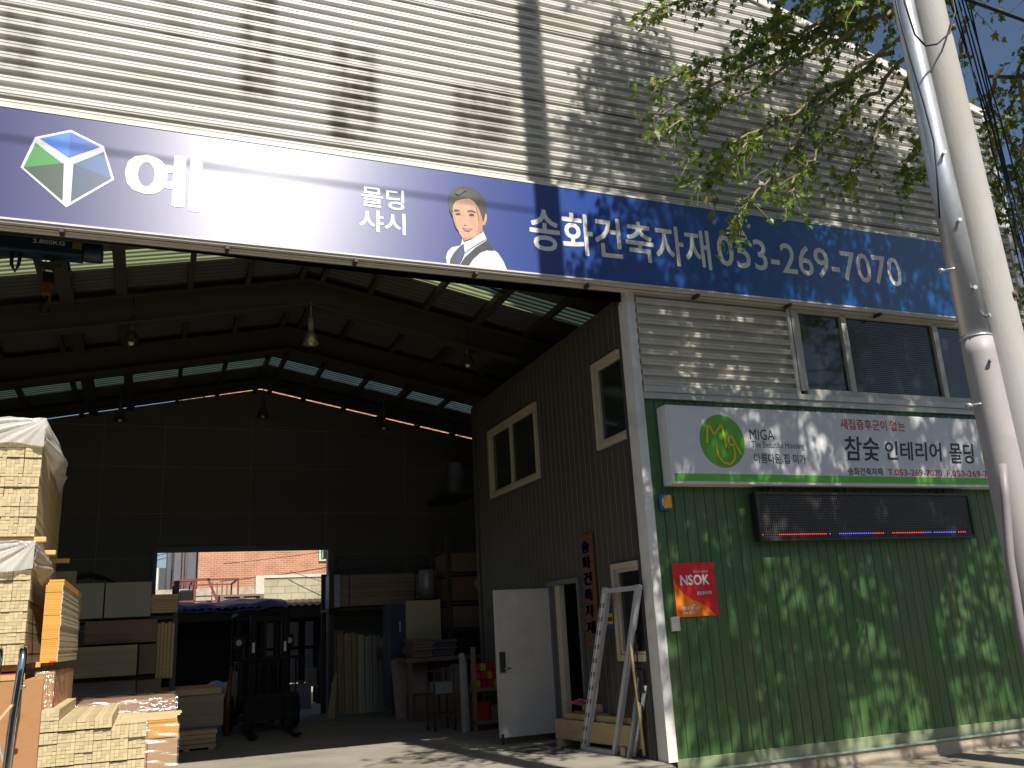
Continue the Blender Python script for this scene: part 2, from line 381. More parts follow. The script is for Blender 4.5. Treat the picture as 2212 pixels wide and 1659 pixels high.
while y < 5.7:
    segs = [(0,5.37)]
    for o in ops:
        if o[0]-.06 < y < o[1]+.06:
            segs = [q for (a,b) in segs for q in ((a,min(b,o[2]-.06)),(max(a,o[3]+.06),b)) if q[1]-q[0] > .02]
    for a, b in segs: m.box(XW-.006,XW+.002,y-.004,y+.004,a,b)
    y += pitch
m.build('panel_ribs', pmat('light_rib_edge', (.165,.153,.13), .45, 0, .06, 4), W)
m = M(); m.box(10.30,10.34,.1,5.69,.002,5.38); m.build('office_inner_wall', m_backp, W)
m = M(); m.box(XW+.9,XW+.93,.1,5.6,.002,5.38); m.build('office_inner_wall', m_backp, W)
def slide_window(y0, y1, z0, z1, mid=None, name='side_window', fr=m_cream, near=True):   # near=False: the near stile is buried in the jamb
    f = M(); t = .07; xa, xb = XW-.045, XW+.06
    f.box(xa,xb,y0,y1,z0,z0+t); f.box(xa,xb,y0,y1,z1-t,z1); (near and f.box(xa,xb,y0,y0+t,z0+t,z1-t)); f.box(xa,xb,y1-t,y1,z0+t,z1-t)
    (near and f.box(xa+.03,xb,y0+t,y0+t+.045,z0+t,z1-t)); f.box(xa+.03,xb,y1-t-.045,y1-t,z0+t,z1-t); q = y0+t+.045 if near else y0; f.box(xa+.03,xb,q,y1-t-.045,z1-t-.04,z1-t); f.box(xa+.03,xb,q,y1-t-.045,z0+t,z0+t+.04)
    if mid: f.box(xa+.028,xb-.004,mid-.035,mid+.035,z0+t+.04,z1-t-.04)
    w_ = f.build(name, fr, W, .004)
    p = M(); p.box(XW+.02,XW+.03,y0+(t if near else 0),y1-t,z0+t,z1-t); p.build('pane', m_dglass, w_)
slide_window(2.87,4.97,3.64,4.81,3.98)
slide_window(.209,.94,3.66,4.81,near=False)
slide_window(.209,.83,1.06,2.20,near=False)
# office door, swung open into the hall, and its frame
d = M(); d.box(4.42,5.285,2.745,2.79,.10,2.03)
door = d.build('door', pmat('pale_grey_door_paint', (.42,.40,.36), .45, 0, .05, 2, dirt=(.36,.335,.30), dscale=2), W, .004)
d = M(); d.box(4.455,4.54,2.715,2.745,.93,1.20); d.build('lock', m_black, door, .012)
d = M(); d.tube([(4.515,2.74,.985),(4.515,2.69,.985),(4.60,2.685,.98)], .011); d.build('handle', pmat('dark_chrome', (.25,.25,.25), .25, 1, .05), door)
d = M(); d.box(4.44,4.47,2.72,2.745,.02,.15); d.build('door_stop', m_black, door)
d = M()
d.box(XW-.05,XW+.1,2.70,2.80,.0,2.12); d.box(XW-.05,XW+.1,1.78,1.83,0,2.12); d.box(XW-.05,XW+.1,1.83,2.70,2.05,2.12); d.box(XW-.02,XW+.12,2.56,2.70,.06,2.05); d.box(XW-.01,XW+.6,1.83,2.70,.02,.06)
d.build('door_frame', pmat('dark_grey_frame', (.10,.10,.10), .45, 0, .08), W, .004)
d = M(); d.box(XW-.035,XW+.05,2.42,2.56,.06,2.05); d.build('inner_leaf', m_cream, W, .004)

# roof, skylights, frames
ZR, XR, SL = 7.08, 2.06, .2
def zroof(x): return ZR - SL*abs(x-XR)
def roofstrip(m, y0, y1, side, pitch=.135, a=.017):
    xa, xb = (XR, 10.6) if side > 0 else (-5.1, XR)
    n = max(2, int(round((y1-y0)/pitch*6))); vs = []; fs = []
    for i in range(n+1):
        yy = y0+(y1-y0)*i/n; dz = a*math.cos(2*math.pi*yy/pitch)
        vs += [(xa,yy,zroof(xa)+dz),(xb,yy,zroof(xb)+dz)]
    for i in range(n): fs.append((2*i,2*i+1,2*i+3,2*i+2))
    m.add(vs, fs, True)
for s in (-1, 1):
    m = M()
    for a, b in ((.12,2.63),(3.25,8.6),(9.2,11.06)): roofstrip(m, a, b, s)
    m.build('roof_sheet', m_roof, W)
m_sky1 = pmat('green_translucent_sheet', (.36,.41,.21), .4, 0, .12, 2, (1,4,1), trans=.92)
m_sky2 = pmat('blue_green_translucent_sheet', (.072,.105,.082), .4, 0, .25, 2, (1,4,1), trans=.9)
m_sky3 = pmat('blue_translucent_sheet', (.066,.095,.105), .4, 0, .35, 3, (1,6,1), trans=.9)
def valley_bands(m):                                            # darker bands along the valleys of the sheet
    nt = m.node_tree; N = nt.nodes; L = nt.links; vm = N['Principled BSDF'].inputs['Base Color'].links[0].from_node
    tc = N.new('ShaderNodeTexCoord'); sp = N.new('ShaderNodeSeparateXYZ'); L.new(tc.outputs['Object'], sp.inputs[0])
    a = N.new('ShaderNodeMath'); a.operation = 'MULTIPLY'; a.inputs[1].default_value = 2*math.pi/.135; L.new(sp.outputs['Y'], a.inputs[0])
    c = N.new('ShaderNodeMath'); c.operation = 'COSINE'; L.new(a.outputs[0], c.inputs[0])
    r = N.new('ShaderNodeMapRange'); r.inputs['From Min'].default_value = -.35; r.inputs['From Max'].default_value = .25; r.inputs['To Min'].default_value = .22; L.new(c.outputs[0], r.inputs['Value'])
    g = N.new('ShaderNodeVectorMath'); g.operation = 'SCALE'; L.new(vm.outputs[0], g.inputs[0]); L.new(r.outputs[0], g.inputs['Scale'])
    for l in list(vm.outputs[0].links):
        if l.to_node != g: L.new(g.outputs[0], l.to_socket)
for q in (m_sky1, m_sky2, m_sky3): valley_bands(q)
for s in (-1, 1):
    m = M(); roofstrip(m, 2.62, 3.26, s); m.build('skylight', m_sky1, W)
    m = M(); roofstrip(m, 8.59, 9.21, s); m.build('skylight', m_sky2 if s < 0 else m_sky3, W)
for yf, dp in ((4.1,.42),(6.45,.40),(9.9,.14)):
    m = M()
    for s in (-1, 1):
        xe = XR+s*(8.3 if s > 0 else 7)
        top = lambda x: zroof(x)-.13
        for z_off, hw in ((0,.11),(-dp,.11)):
            m.bar((XR,yf,top(XR)+z_off),(xe,yf,top(xe)+z_off),hw*2,.02)
        m.add([(XR,yf,top(XR)),(xe,yf,top(xe)),(xe,yf,top(xe)-dp),(XR,yf,top(XR)-dp)],[(0,1,2,3)]); m.add([(XR,yf+.01,top(XR)),(xe,yf+.01,top(xe)),(xe,yf+.01,top(xe)-dp),(XR,yf+.01,top(XR)-dp)],[(3,2,1,0)])
        if s < 0: m.box(-4.95,-4.7,yf-.1,yf+.1,0,top(-4.8))
    m.build('rafter', m_steel, W)
for x in (-4.2,-3.3,-2.42,-1.55,-.62,.30,1.12,1.93,2.25,3.0,3.92,4.8,5.68,6.55,7.5,8.5,9.5):
    m = M(); wd = .075 if x not in (-.62,4.8) else .15
    m.box(x-wd/2,x+wd/2,.12,11.0,zroof(x)-.125,zroof(x)-.025); m.build('purlin', m_steel, W)
# back wall with its opening
def wall_poly(y, x0, x1, z0, gap): return [(x0,y,z0),(x1,y,z0)]+([(x1,y,zroof(x1)-gap)] + ([(XR,y,zroof(XR)-gap)] if x0 < XR < x1 else []) + [(x0,y,zroof(x0)-gap)])
m = M()
for a, b, z0 in ((-5.0,.07,0),(.07,3.57,3.42),(3.57,10.4,0)):
    P_ = wall_poly(11.0,a,b,z0,.043); m.add(P_,[tuple(range(len(P_)))])
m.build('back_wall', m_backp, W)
m = M()
for z in (1.9,3.30,4.22,5.22,6.1):
    for a, b in (((-5,.05),(3.6,10.4)) if z < 3.4 else ((-5,10.4),)): m.box(a,b,10.985,10.998,z-.006,z+.006)
for x in (-2.9,-1.1,.10,1.9,3.55,5.4,7.2): m.box(x-.006,x+.006,10.984,10.998,3.45 if .05 < x < 3.6 else 0,min(6.3,zroof(x)-.2))
m.build('panel_seams', pmat('panel_seam_metal', (.34,.32,.28), .5, 0, .1), W)
m = M(); m.box(-.02,3.66,10.88,10.98,3.40,3.52); m.box(-.02,.07,10.86,11.02,0,3.40); m.box(3.57,3.72,10.80,11.02,0,3.46); m.bar((3.72,10.9,2.95),(4.12,10.9,3.40),.05,.04)
m.build('rear_opening_frame', pmat('grey_opening_frame', (.15,.15,.14), .5, .1, .1), W)
m = M(); m.box(-5.1,-5.0,.1,11,0,5.62); m.box(10.4,10.5,.1,11,0,5.40); m.build('side_wall', m_backp, W)
# front upper window band over the plank wall
f = M()
for a, b in ((7.84,7.94),(8.69,8.78),(10.37,10.46),(12.0,12.1)): f.box(a,b,-.055,.03,4.33,5.46)
f.box(7.94,12.0,-.05,.03,4.28,4.36); f.box(7.94,12.0,-.055,.03,5.44,5.50)
f.box(7.94,7.985,-.03,.03,4.36,5.44); f.box(8.78,8.81,-.025,.03,4.36,5.44); f.box(10.46,10.50,-.025,.03,4.36,5.44)
fw = f.build('front_window', m_grfr, W, .004)
for a, b in ((7.94,8.69),(10.46,12.0)):
    p = M(); p.box(a,b,0,.01,4.36,5.44); p.build('pane', m_dglass, fw)
m_mesh = pmat('window_with_insect_screen', (.035,.042,.034), .12, 0, .15, 3, spec=.6, bump=.12, bscale=1, coat=.25)
p = M(); p.box(8.78,10.37,-.004,.006,4.36,5.44); p.build('pane', m_mesh, fw)
p = M(); z = 4.38
while z < 5.43: p.box(8.81,10.37,-.012,-.009,z,z+.006); z += .028
p.build('insect_screen', pmat('dark_screen_threads', (.05,.055,.045), .7), fw)
f = M(); f.box(7.9,12.2,.9,.95,4.3,5.6); f.box(7.9,12.2,.03,.9,4.24,4.27); f.build('room_behind_window', m_black, W)
# ------------------------------------------------------------------ the long blue shop sign
def sign_ink(name):
    m = bpy.data.materials.new(name); m.use_nodes = True; nt = m.node_tree; N = nt.nodes; L = nt.links; b = N['Principled BSDF']
    tc = N.new('ShaderNodeTexCoord'); sp = N.new('ShaderNodeSeparateXYZ'); L.new(tc.outputs['Object'], sp.inputs[0])
    mr = N.new('ShaderNodeMapRange'); mr.inputs['From Min'].default_value = -7; mr.inputs['From Max'].default_value = 6.5; L.new(sp.outputs['X'], mr.inputs['Value'])
    cr_ = N.new('ShaderNodeValToRGB'); e = cr_.color_ramp.elements
    e[0].position = 0; e[0].color = (.026,.022,.125,1); e[1].position = 1; e[1].color = (.002,.085,.29,1)
    for p_, c_ in ((.35,(.024,.034,.20,1)),(.55,(.007,.052,.29,1)),(.75,(.003,.085,.33,1))):
        q = e.new(p_); q.color = c_
    L.new(mr.outputs[0], cr_.inputs[0]); L.new(cr_.outputs[0], b.inputs['Base Color'])
    return m
def gloss(m):
    """the smooth stretched sheet: a long upright sheen where the sun glances off it"""
    nt = m.node_tree; N = nt.nodes; L = nt.links; b = N['Principled BSDF']
    for l in list(b.inputs['Roughness'].links): L.remove(l)
    b.inputs['Roughness'].default_value = .415; b.inputs['Anisotropic'].default_value = .84; b.inputs['IOR'].default_value = 1.97
    t = N.new('ShaderNodeCombineXYZ'); t.inputs['Z'].default_value = 1.0
    L.new(t.outputs[0], b.inputs['Tangent'])
    return m
m_ink = gloss(sign_ink('blue_sign_sheet'))
def ink(name, c): return gloss(pmat(name, c, .35, 0, .02, 3))
m_ink_white = ink('white_sign_ink', (.78,.79,.80))
YS = -.20
S1 = thing('shop_sign', 'long blue printed shop sign with white lettering across the top of the entrance', 'sign', (4.3,-.1,5.5))
m = M(); m.box(-3.2,10.80,YS,YS+.012,5.545,6.725); m.build('panel', m_ink, S1)
m = M(); m.box(-3.2,10.83,YS+.012,-.062,5.50,5.545); m.box(-3.2,10.83,YS+.012,-.062,6.725,6.76); m.box(10.80,10.83,YS-.004,YS+.012,5.5,6.76); m.box(-3.2,10.80,YS-.006,YS+.012,5.525,5.545); m.box(-3.2,10.80,YS-.006,YS+.012,6.725,6.74)
m.build('frame', pmat('pale_sign_frame', (.62,.60,.55), .45, .1, .06, 5), S1)
m = M(); m.box(-3.2,10.8,-.128,-.122,5.495,5.501); m.build('underside_groove', m_black, S1)
for x in (-1.0,.55,1.9,3.3,4.75,6.3,7.75,9.3):
    m = M(); m.box(x-.02,x+.02,-.19,-.06,5.46,5.50); m.build('clip', m_steel, S1)
PORTRAIT = {
    'hair': [(3.018, 6.133), (2.99, 6.227), (2.979, 6.356), (3.003, 6.447), (3.073, 6.518), (3.18, 6.559), (3.286, 6.549), (3.369, 6.499), (3.425, 6.429), (3.448, 6.344), (3.441, 6.232), (3.418, 6.163), (3.375, 6.146), (3.181, 6.307), (3.03, 6.199)],
    'face': [(3.033, 6.124), (3.02, 6.198), (3.033, 6.276), (3.067, 6.346), (3.142, 6.379), (3.237, 6.403), (3.289, 6.377), (3.33, 6.327), (3.364, 6.255), (3.388, 6.192), (3.4, 6.106), (3.386, 6.039), (3.394, 5.996), (3.301, 5.92), (3.194, 5.862), (3.152, 5.843), (3.133, 5.883), (3.099, 5.938), (3.064, 5.988), (3.041, 6.049)],
    'ear': [(3.401, 6.205), (3.432, 6.242), (3.452, 6.212), (3.445, 6.145), (3.42, 6.081), (3.393, 6.083)],
    'shirt': [(3.133, 5.878), (3.152, 5.843), (3.269, 5.91), (3.395, 6.002), (3.433, 5.914), (3.426, 5.886), (3.486, 5.801), (3.568, 5.746), (3.628, 5.655), (3.67, 5.546), (2.936, 5.546), (2.926, 5.62), (2.951, 5.697), (3.004, 5.756), (3.108, 5.789), (3.123, 5.834)],
    'vest': [(3.103, 5.78), (3.135, 5.803), (3.162, 5.71), (3.122, 5.61), (3.089, 5.551), (2.966, 5.547), (2.978, 5.605), (3.022, 5.684)],
    'vest_right': [(3.432, 5.89), (3.477, 5.838), (3.521, 5.767), (3.431, 5.768), (3.345, 5.726), (3.258, 5.636), (3.2, 5.55), (3.094, 5.549), (3.154, 5.646), (3.285, 5.778)],
    'tie': [(3.121, 5.791), (3.146, 5.815), (3.163, 5.721), (3.123, 5.642), (3.084, 5.55), (3.022, 5.549), (3.052, 5.666)],
    'brow': [(3.042, 6.223), (3.063, 6.239), (3.115, 6.235), (3.112, 6.221), (3.052, 6.209)],
    'brow_right': [(3.21, 6.24), (3.263, 6.255), (3.315, 6.235), (3.313, 6.226), (3.262, 6.237), (3.211, 6.226)],
    'eye': [(3.056, 6.181), (3.088, 6.198), (3.124, 6.192), (3.118, 6.176), (3.071, 6.168)],
    'eye_right': [(3.224, 6.192), (3.256, 6.213), (3.293, 6.204), (3.283, 6.185), (3.239, 6.179)],
    'nose': [(3.160, 6.070), (3.150, 6.052), (3.176, 6.044), (3.198, 6.052), (3.196, 6.066)],
    'mouth': [(3.133, 6.023), (3.19, 6.012), (3.269, 6.022), (3.215, 5.974), (3.168, 5.977)]}
LOGO = {
    'outline': [(-0.994, 6.574), (-0.684, 6.44), (-0.564, 6.082), (-0.974, 5.717), (-1.402, 6.09), (-1.304, 6.438)],
    'top_left': [(-1.263, 6.431), (-0.996, 6.547), (-0.988, 6.258)],
    'top_right': [(-0.996, 6.547), (-0.713, 6.428), (-0.988, 6.258)],
    'left_upper': [(-1.295, 6.378), (-1.036, 6.187), (-1.378, 6.093)],
    'left_lower': [(-1.378, 6.093), (-1.029, 6.191), (-1.01, 5.78)],
    'right_upper': [(-0.68, 6.375), (-0.59, 6.09), (-0.946, 6.197)],
    'right_lower': [(-0.59, 6.09), (-0.94, 5.781), (-0.946, 6.197)]}
lg = plate(LOGO['outline'], YS-.003, m_ink_white, S1, 'gem_logo')
for k, c in (('top_left',(.025,.19,.72)),('top_right',(.012,.11,.50)),('left_upper',(.03,.26,.045)),('left_lower',(.025,.055,.035)),('right_upper',(.02,.10,.27)),('right_lower',(.022,.055,.12))):
    plate(LOGO[k], YS-.005, ink('logo_'+k, c), lg, 'facet')
def photo_ink(name, c, var, sc): return gloss(pmat(name, c, .35, 0, var, sc, (1.6,1,1), detail=1.5))
ink_hair = photo_ink('dark_hair_ink', (.035,.030,.026), .45, 9); ink_skin = photo_ink('skin_ink', (.60,.335,.22), .17, 7); ink_shirt = photo_ink('shirt_ink', (.70,.73,.78), .14, 6); ink_vest = ink('vest_ink', (.03,.03,.04)); ink_tie = ink('tie_ink', (.03,.05,.17)); ink_lip = ink('lip_ink', (.50,.16,.14)); ink_shade = photo_ink('face_line_ink', (.49,.255,.165), .12, 7)
pt = plate(PORTRAIT['shirt'], YS-.003, ink_shirt, S1, 'printed_man')
for i, (k, mm) in enumerate((('hair',ink_hair),('ear',ink_skin),('face',ink_skin),('vest_right',ink_vest),('vest',ink_vest),('tie',ink_tie),('brow',ink_hair),('brow_right',ink_hair),('eye',ink_hair),('eye_right',ink_hair),('nose',ink_shade),('mouth',ink_lip))):
    plate(PORTRAIT[k], YS-.004-.0006*i, mm, pt, {'hair':'hair','ear':'ear','face':'face','vest':'vest','vest_right':'vest','tie':'tie','brow':'brow','brow_right':'brow','eye':'eye','eye_right':'eye','nose':'nose','mouth':'mouth'}[k])
plate([(3.019,6.19),(3.034,6.08),(3.06,6.0),(3.10,5.945),(3.075,6.02),(3.055,6.10),(3.045,6.2)], YS-.0125, ink_shade, pt, 'cheek_shade')
plate([(3.315,6.33),(3.36,6.25),(3.386,6.18),(3.396,6.10),(3.384,6.04),(3.388,6.0),(3.30,5.925),(3.335,6.02),(3.345,6.12),(3.335,6.22)], YS-.0122, ink_shade, pt, 'jaw_shade')
plate([(3.06,6.45),(3.13,6.50),(3.22,6.515),(3.16,6.47),(3.10,6.42)], YS-.0124, photo_ink('hair_sheen_ink', (.075,.065,.058), .3, 9), pt, 'hair_sheen')
plate([(3.152,5.846),(3.28,5.905),(3.39,5.985),(3.30,5.935),(3.20,5.895),(3.14,5.885)], YS-.0127, ink_shade, pt, 'neck_shade')
plate([(3.015,6.14),(2.985,6.23),(3.03,6.215),(3.028,6.15)], YS-.0105, ink_hair, pt, 'sideburn')
plate([(3.375,6.25),(3.40,6.12),(3.425,6.20),(3.43,6.30)], YS-.0105, ink_hair, pt, 'sideburn')
plate([(3.20,5.845),(3.39,5.985),(3.425,5.905),(3.25,5.78),(3.15,5.70),(3.145,5.80)], YS-.013, ink_shirt, pt, 'collar')
text('예', (-.47,.27,5.83,6.46), YS-.003, m_ink_white, S1, .035)
text('몰딩', (1.955,2.45,6.135,6.39), YS-.003, m_ink_white, S1, .02)
text('샤시', (1.93,2.46,5.835,6.10), YS-.003, m_ink_white, S1, .02)
text('송화건축자재', (3.99,6.55,5.84,6.40), YS-.003, m_ink_white, S1, .022)
text('053-269-7070', (6.66,9.80,5.92,6.37), YS-.003, m_ink_white, S1, .012)

# ------------------------------------------------------------------ the white box sign
S2 = thing('box_sign', 'white light box sign with round green logo and a green stripe over the plank wall', 'sign', (8.3,-.1,3.0))
m_box = pmat('white_acrylic', (.70,.71,.73), .25, 0, .03, 3)
y2 = -.22
m = M(); m.box(5.62,11.9,y2,-.01,3.04,4.0); m.build('case', pmat('white_sign_case', (.72,.72,.72), .4, 0, .05, 4), S2, .006)
m = M(); m.box(5.65,11.87,y2-.004,y2-.001,3.165,3.985); m.build('face', m_box, S2)
m = M(); m.box(5.65,11.87,y2-.004,y2-.001,3.075,3.163); m.build('stripe', pmat('bright_green_vinyl', (.13,.48,.055), .35, 0, .04), S2)
disc = [(6.375+.325*math.cos(2*math.pi*i/48), 3.57+.33*math.sin(2*math.pi*i/48)) for i in range(48)]
lg2 = plate(disc, y2-.006, pmat('green_logo_vinyl', (.13,.42,.03), .35, 0, .03), S2, 'round_logo')
U = lambda px, py: (6.05+(px-120)*.0022, y2-.012, 3.9-(py-1030)*.00197)
m = M()
for line in ([(165,1215),(180,1085),(217,1160),(272,1090),(290,1255)], [(290,1255),(322,1150),(380,1280)], [(300,1222),(352,1218)], [(222,1228),(228,1290),(255,1330),(300,1343),(330,1315),(340,1270),(336,1232)]):
    for a, b in zip(line[:-1], line[1:]):
        m.bar(U(*a), U(*b), .006, .026, (0,-1,0)) if False else m.bar(U(*a), U(*b), .026, .004, (0,-1,0))
m.build('letter_strokes', pmat('yellow_vinyl', (.75,.62,.03), .4, 0, .03), lg2)
m_txt = pmat('black_vinyl', (.03,.03,.035), .4); m_red = pmat('red_vinyl', (.55,.05,.06), .4, 0, .03)
text('MIGA', (6.79,7.16,3.60,3.735), y2-.006, m_txt, S2)
text('The Beautiful Housing', (6.80,7.60,3.475,3.585), y2-.006, m_txt, S2)
text('아름다운 집 미가', (6.81,7.60,3.305,3.43), y2-.006, m_txt, S2, .012)
text('새집증후군이 없는', (8.24,9.34,3.78,3.925), y2-.006, m_red, S2, .02)
text('참숯', (8.25,8.83,3.365,3.69), y2-.006, m_txt, S2, .022, shear=.14)
text('인테리어', (8.93,9.93,3.385,3.645), y2-.006, m_txt, S2, .022, shear=.14)
text('몰딩', (10.06,10.52,3.36,3.65), y2-.006, m_txt, S2, .022, shear=.14)
text('송화건축자재', (8.25,8.82,3.175,3.275), y2-.006, m_txt, S2, .015)
text('T.053-269-7070', (8.91,9.86,3.18,3.265), y2-.006, m_red, S2, .018)
text('F.053-269-708', (9.94,10.85,3.18,3.265), y2-.006, m_red, S2, .018)
for x in (7.75,9.0,10.3):
    m = M(); m.tube([(x-.03,-.12,4.0),(x-.025,-.12,4.03),(x,-.12,4.045),(x+.025,-.12,4.03),(x+.03,-.12,4.0)], .006, 6); m.build('lifting_eye', m_alu, S2)

# ------------------------------------------------------------------ moving-letter display
S3 = thing('led_display', 'long black dot-matrix display with a row of red and blue lights under the white sign', 'display', (8.5,-.05,2.4))
ya = -.13
m = M(); m.box(6.82,10.36,ya,-.02,2.36,2.965); fr = m.build('housing', m_black, S3, .008)
m = M(); t = .035
for a in ((6.82,10.36,2.36,2.36+t),(6.82,10.36,2.965-t,2.965),(6.82,6.82+t,2.36+t,2.965-t),(10.36-t,10.36,2.36+t,2.965-t)): m.box(a[0],a[1],ya-.02,ya-.001,a[2],a[3])
m.build('bezel', pmat('dark_grey_bezel', (.03,.03,.03), .4, 0, .1), S3, .003)
m = M(); nx, nz = 112, 17
px = (3.54-2*t)/nx; pz = (.605-2*t)/nz
lit = {}
rs = random.Random(5)
for a, b, c in ((0,1,'r'),(8,32,'r'),(33,34,'b'),(38,56,'b'),(56,62,'r'),(66,84,'r'),(84,88,'b'),(89,102,'b'),(103,108,'r')):
    for i in range(a, b): lit[i] = c
mr_, mb_ = M(), M()
for j in range(nz):
    for i in range(nx):
        cx = 6.82+t+px*(i+.5); cz = 2.36+t+pz*(j+.5); r = .0088
        tgt = m
        if j == 1 and i in lit: tgt = mr_ if lit[i] == 'r' else mb_
        tgt.add([(cx+r*math.cos(math.pi*k/3), ya-.0025, cz+r*math.sin(math.pi*k/3)) for k in range(6)]+[(cx, ya-.007, cz)], [((k+1)%6, k, 6) for k in range(6)], True)
tag(m.build('unlit_diodes', pmat('unlit_led_lens', (.10,.085,.075), .3, 0, .3, 2), S3), kind='stuff')
tag(mr_.build('red_diodes', pmat('lit_red_led', (.5,.03,.02), .4, emit=(1,.06,.03,1.3)), S3), kind='stuff')
tag(mb_.build('blue_diodes', pmat('lit_blue_led', (.1,.1,.6), .4, emit=(.12,.10,1,1.5)), S3), kind='stuff')
for x in (7.1,8.3,10.0):
    m = M(); m.box(x-.015,x+.015,-.09,-.06,2.965,3.03); m.build('hanger', m_steel, S3)

# ------------------------------------------------------------------ small things on the plank wall
A = thing('alarm_beacon', 'small blue alarm box with an amber lens beside the white door jamb', 'alarm', (5.6,-.03,2.75))
m = M(); m.box(5.525,5.685,-.07,-.002,2.755,2.94); m.build('case', pmat('blue_plastic', (.03,.12,.42), .35, 0, .05), A, .025)
m = M(); m.tube([(5.61,-.072,2.775),(5.61,-.072,2.92)], .052, 16); m.build('lens', pmat('amber_lens', (.80,.42,.02), .2, 0, .05), A)
m = M(); m.box(5.54,5.556,-.074,-.0705,2.80,2.89); m.build('printed_strip', m_white, A)
N_ = thing('security_notice', 'red and orange security company notice plate on the green plank wall', 'notice', (5.9,-.01,1.5))
m = M(); m.box(5.62,6.195,-.016,-.001,1.525,2.14); m.build('plate', pmat('red_vinyl_plate', (.72,.025,.03), .3, 0, .03), N_, .003)
sw = [(5.62,1.525),(6.15,1.525),(6.12,1.56),(6.05,1.62),(5.95,1.68),(5.85,1.72),(5.75,1.78),(5.68,1.85),(5.64,1.92),(5.62,1.98)]
plate([(x+(.001 if x == 5.62 else 0), z+(.001 if z == 1.525 else 0)) for x, z in sw], -.018, pmat('orange_vinyl', (.85,.22,.02), .3, 0, .03), N_, 'swoosh')
m_nw = pmat('white_vinyl', (.8,.8,.78), .35, 0, .03)
text('NSOK', (5.71,6.11,1.88,2.00), -.019, m_nw, N_, .035)
text('무인경비전문기업', (5.90,6.10,2.02,2.045), -.019, m_nw, N_, .01)
text('출동경비구역', (5.92,6.12,1.765,1.81), -.019, m_nw, N_, .03)
text('NSOK', (5.70,5.80,1.605,1.64), -.02, m_nw, N_, .03)
text('SK telink', (5.825,5.94,1.605,1.64), -.02, m_nw, N_, .01)
text('1588-0112', (5.70,5.87,1.555,1.585), -.02, m_nw, N_, .02)
plate([(5.85,1.645),(5.89,1.652),(5.872,1.662),(5.848,1.685),(5.856,1.66)], -.02, m_nw, N_, 'wing_mark')
B = M(); B.box(5.53,5.645,-.035,-.001,1.375,1.535)
tag(B.build('switch_box', pmat('cream_plastic', (.62,.60,.50), .4, 0, .04), None, .006), 'blank cream switch box below the red notice', 'switch box')
# ------------------------------------------------------------------ poles and cables by the kerb
m_pole = pmat('pale_concrete_pole', (.43,.415,.385), .8, 0, .10, 5, (1,1,.3), bump=.12, bscale=40, dirt=(.40,.36,.30), dscale=1.5)
PX, PY = 5.01, -5.20
P1 = thing('utility_pole', 'tall tapered concrete utility pole rising at the right behind the steel post', 'pole', (PX, PY, -.33))
def lean(z): return .021*max(0, 5.9-z)
m = M(); m.tube([(PX+lean(z),PY,z) for z in (-.33,2,4,6,9,12,16)], [.159,.145,.132,.122,.118,.116,.114], 32); m.build('shaft', m_pole, P1)
m = M(); m.tube([(PX+lean(z)-.114*math.cos(1.15),PY-.114*math.sin(1.15),z) for z in (3,6)], .0045, 5); m.build('mould_seam', pmat('dark_seam_concrete', (.30,.27,.22), .9), P1)  # seam strip in a darker concrete colour
m = M(); m.lathe((PX,PY,5.85),[(.120,0),(.127,.005),(.127,.05),(.120,.055)], 28); m.lathe((PX,PY,6.12),[(.118,0),(.126,.005),(.126,.06),(.118,.065)], 28); m.build('band', m_steel, P1)
for z, a in ((5.45,-1.05),(3.42,-1.25)):
    m = M(); c = Vector((PX+lean(z)+.126*math.cos(a),PY+.126*math.sin(a),z)); d = Vector((math.cos(a),math.sin(a),0))
    m.tube([c-d*.02, c+d*.03], .022, 10); m.build('bolt', pmat('rusty_bolt', (.16,.10,.06), .7, .3, .2, 20), P1)
m_galv = pmat('galvanised_steel', (.56,.58,.60), .38, .55, .10, 18, (1,1,.6), dirt=(.38,.40,.42), dscale=9)
m_wpaint = pmat('chalky_white_paint', (.40,.375,.365), .55, 0, .07, 4, dirt=(.50,.45,.42), dscale=3)
GX, GY = 4.847, -5.157
def gr(z): return max(.1236 - .0095*z, .068)
P2 = thing('steel_post', 'tapering galvanised steel post with white painted lower half in front of the concrete pole', 'post', (GX, GY, -.33))
m = M(); m.tube([(GX+lean(z),GY,z) for z in (3.16,4.4,5.6,7,15.5)], [gr(z) for z in (3.16,4.4,5.6,7,15.5)], 32); m.build('upper_tube', m_galv, P2)
m = M(); m.tube([(GX+lean(z),GY,z) for z in (-.33,1,2,3.05,3.16)], [gr(-.33)+.006,gr(1)+.006,gr(2)+.006,gr(3.05)+.006,gr(3.16)+.003], 32); m.build('lower_tube', m_wpaint, P2)
m = M(); m.lathe((GX+lean(3.16),GY,3.155),[(gr(3.16)+.001,0),(gr(3.16)+.007,.002),(gr(3.16)+.007,.012),(gr(3.16)+.001,.014)], 32); m.build('joint_ring', m_galv, P2)
for z, a in ((4.45,-2.0),(3.95,-2.0),(3.47,-2.0),(3.28,-1.5),(2.98,-2.0),(2.02,-1.6)):
    r = gr(z); d = Vector((math.cos(a),math.sin(a),0)); c = Vector((GX+lean(z),GY,z))+d*r
    m = M(); m.tube([c-d*.01, c+d*.028], .010, 10); m.tube([c+d*.028, c+d*.036], .014, 8); m.build('bolt', m_galv if z > 3.1 else m_wpaint, P2)
for z in (3.64,2.72):
    c = Vector((GX+lean(z)-gr(z)*.9,GY,z)); m = M(); m.tube([c+Vector((.05,-.05,0)), c+Vector((-.07,.03,-.01))], .009, 8); m.lathe((c.x-.07,c.y+.03,z-.01),[(0,-.012),(.018,-.012),(.018,.012),(0,.012)],10,'x'); m.build('step_bolt', m_galv, P2)
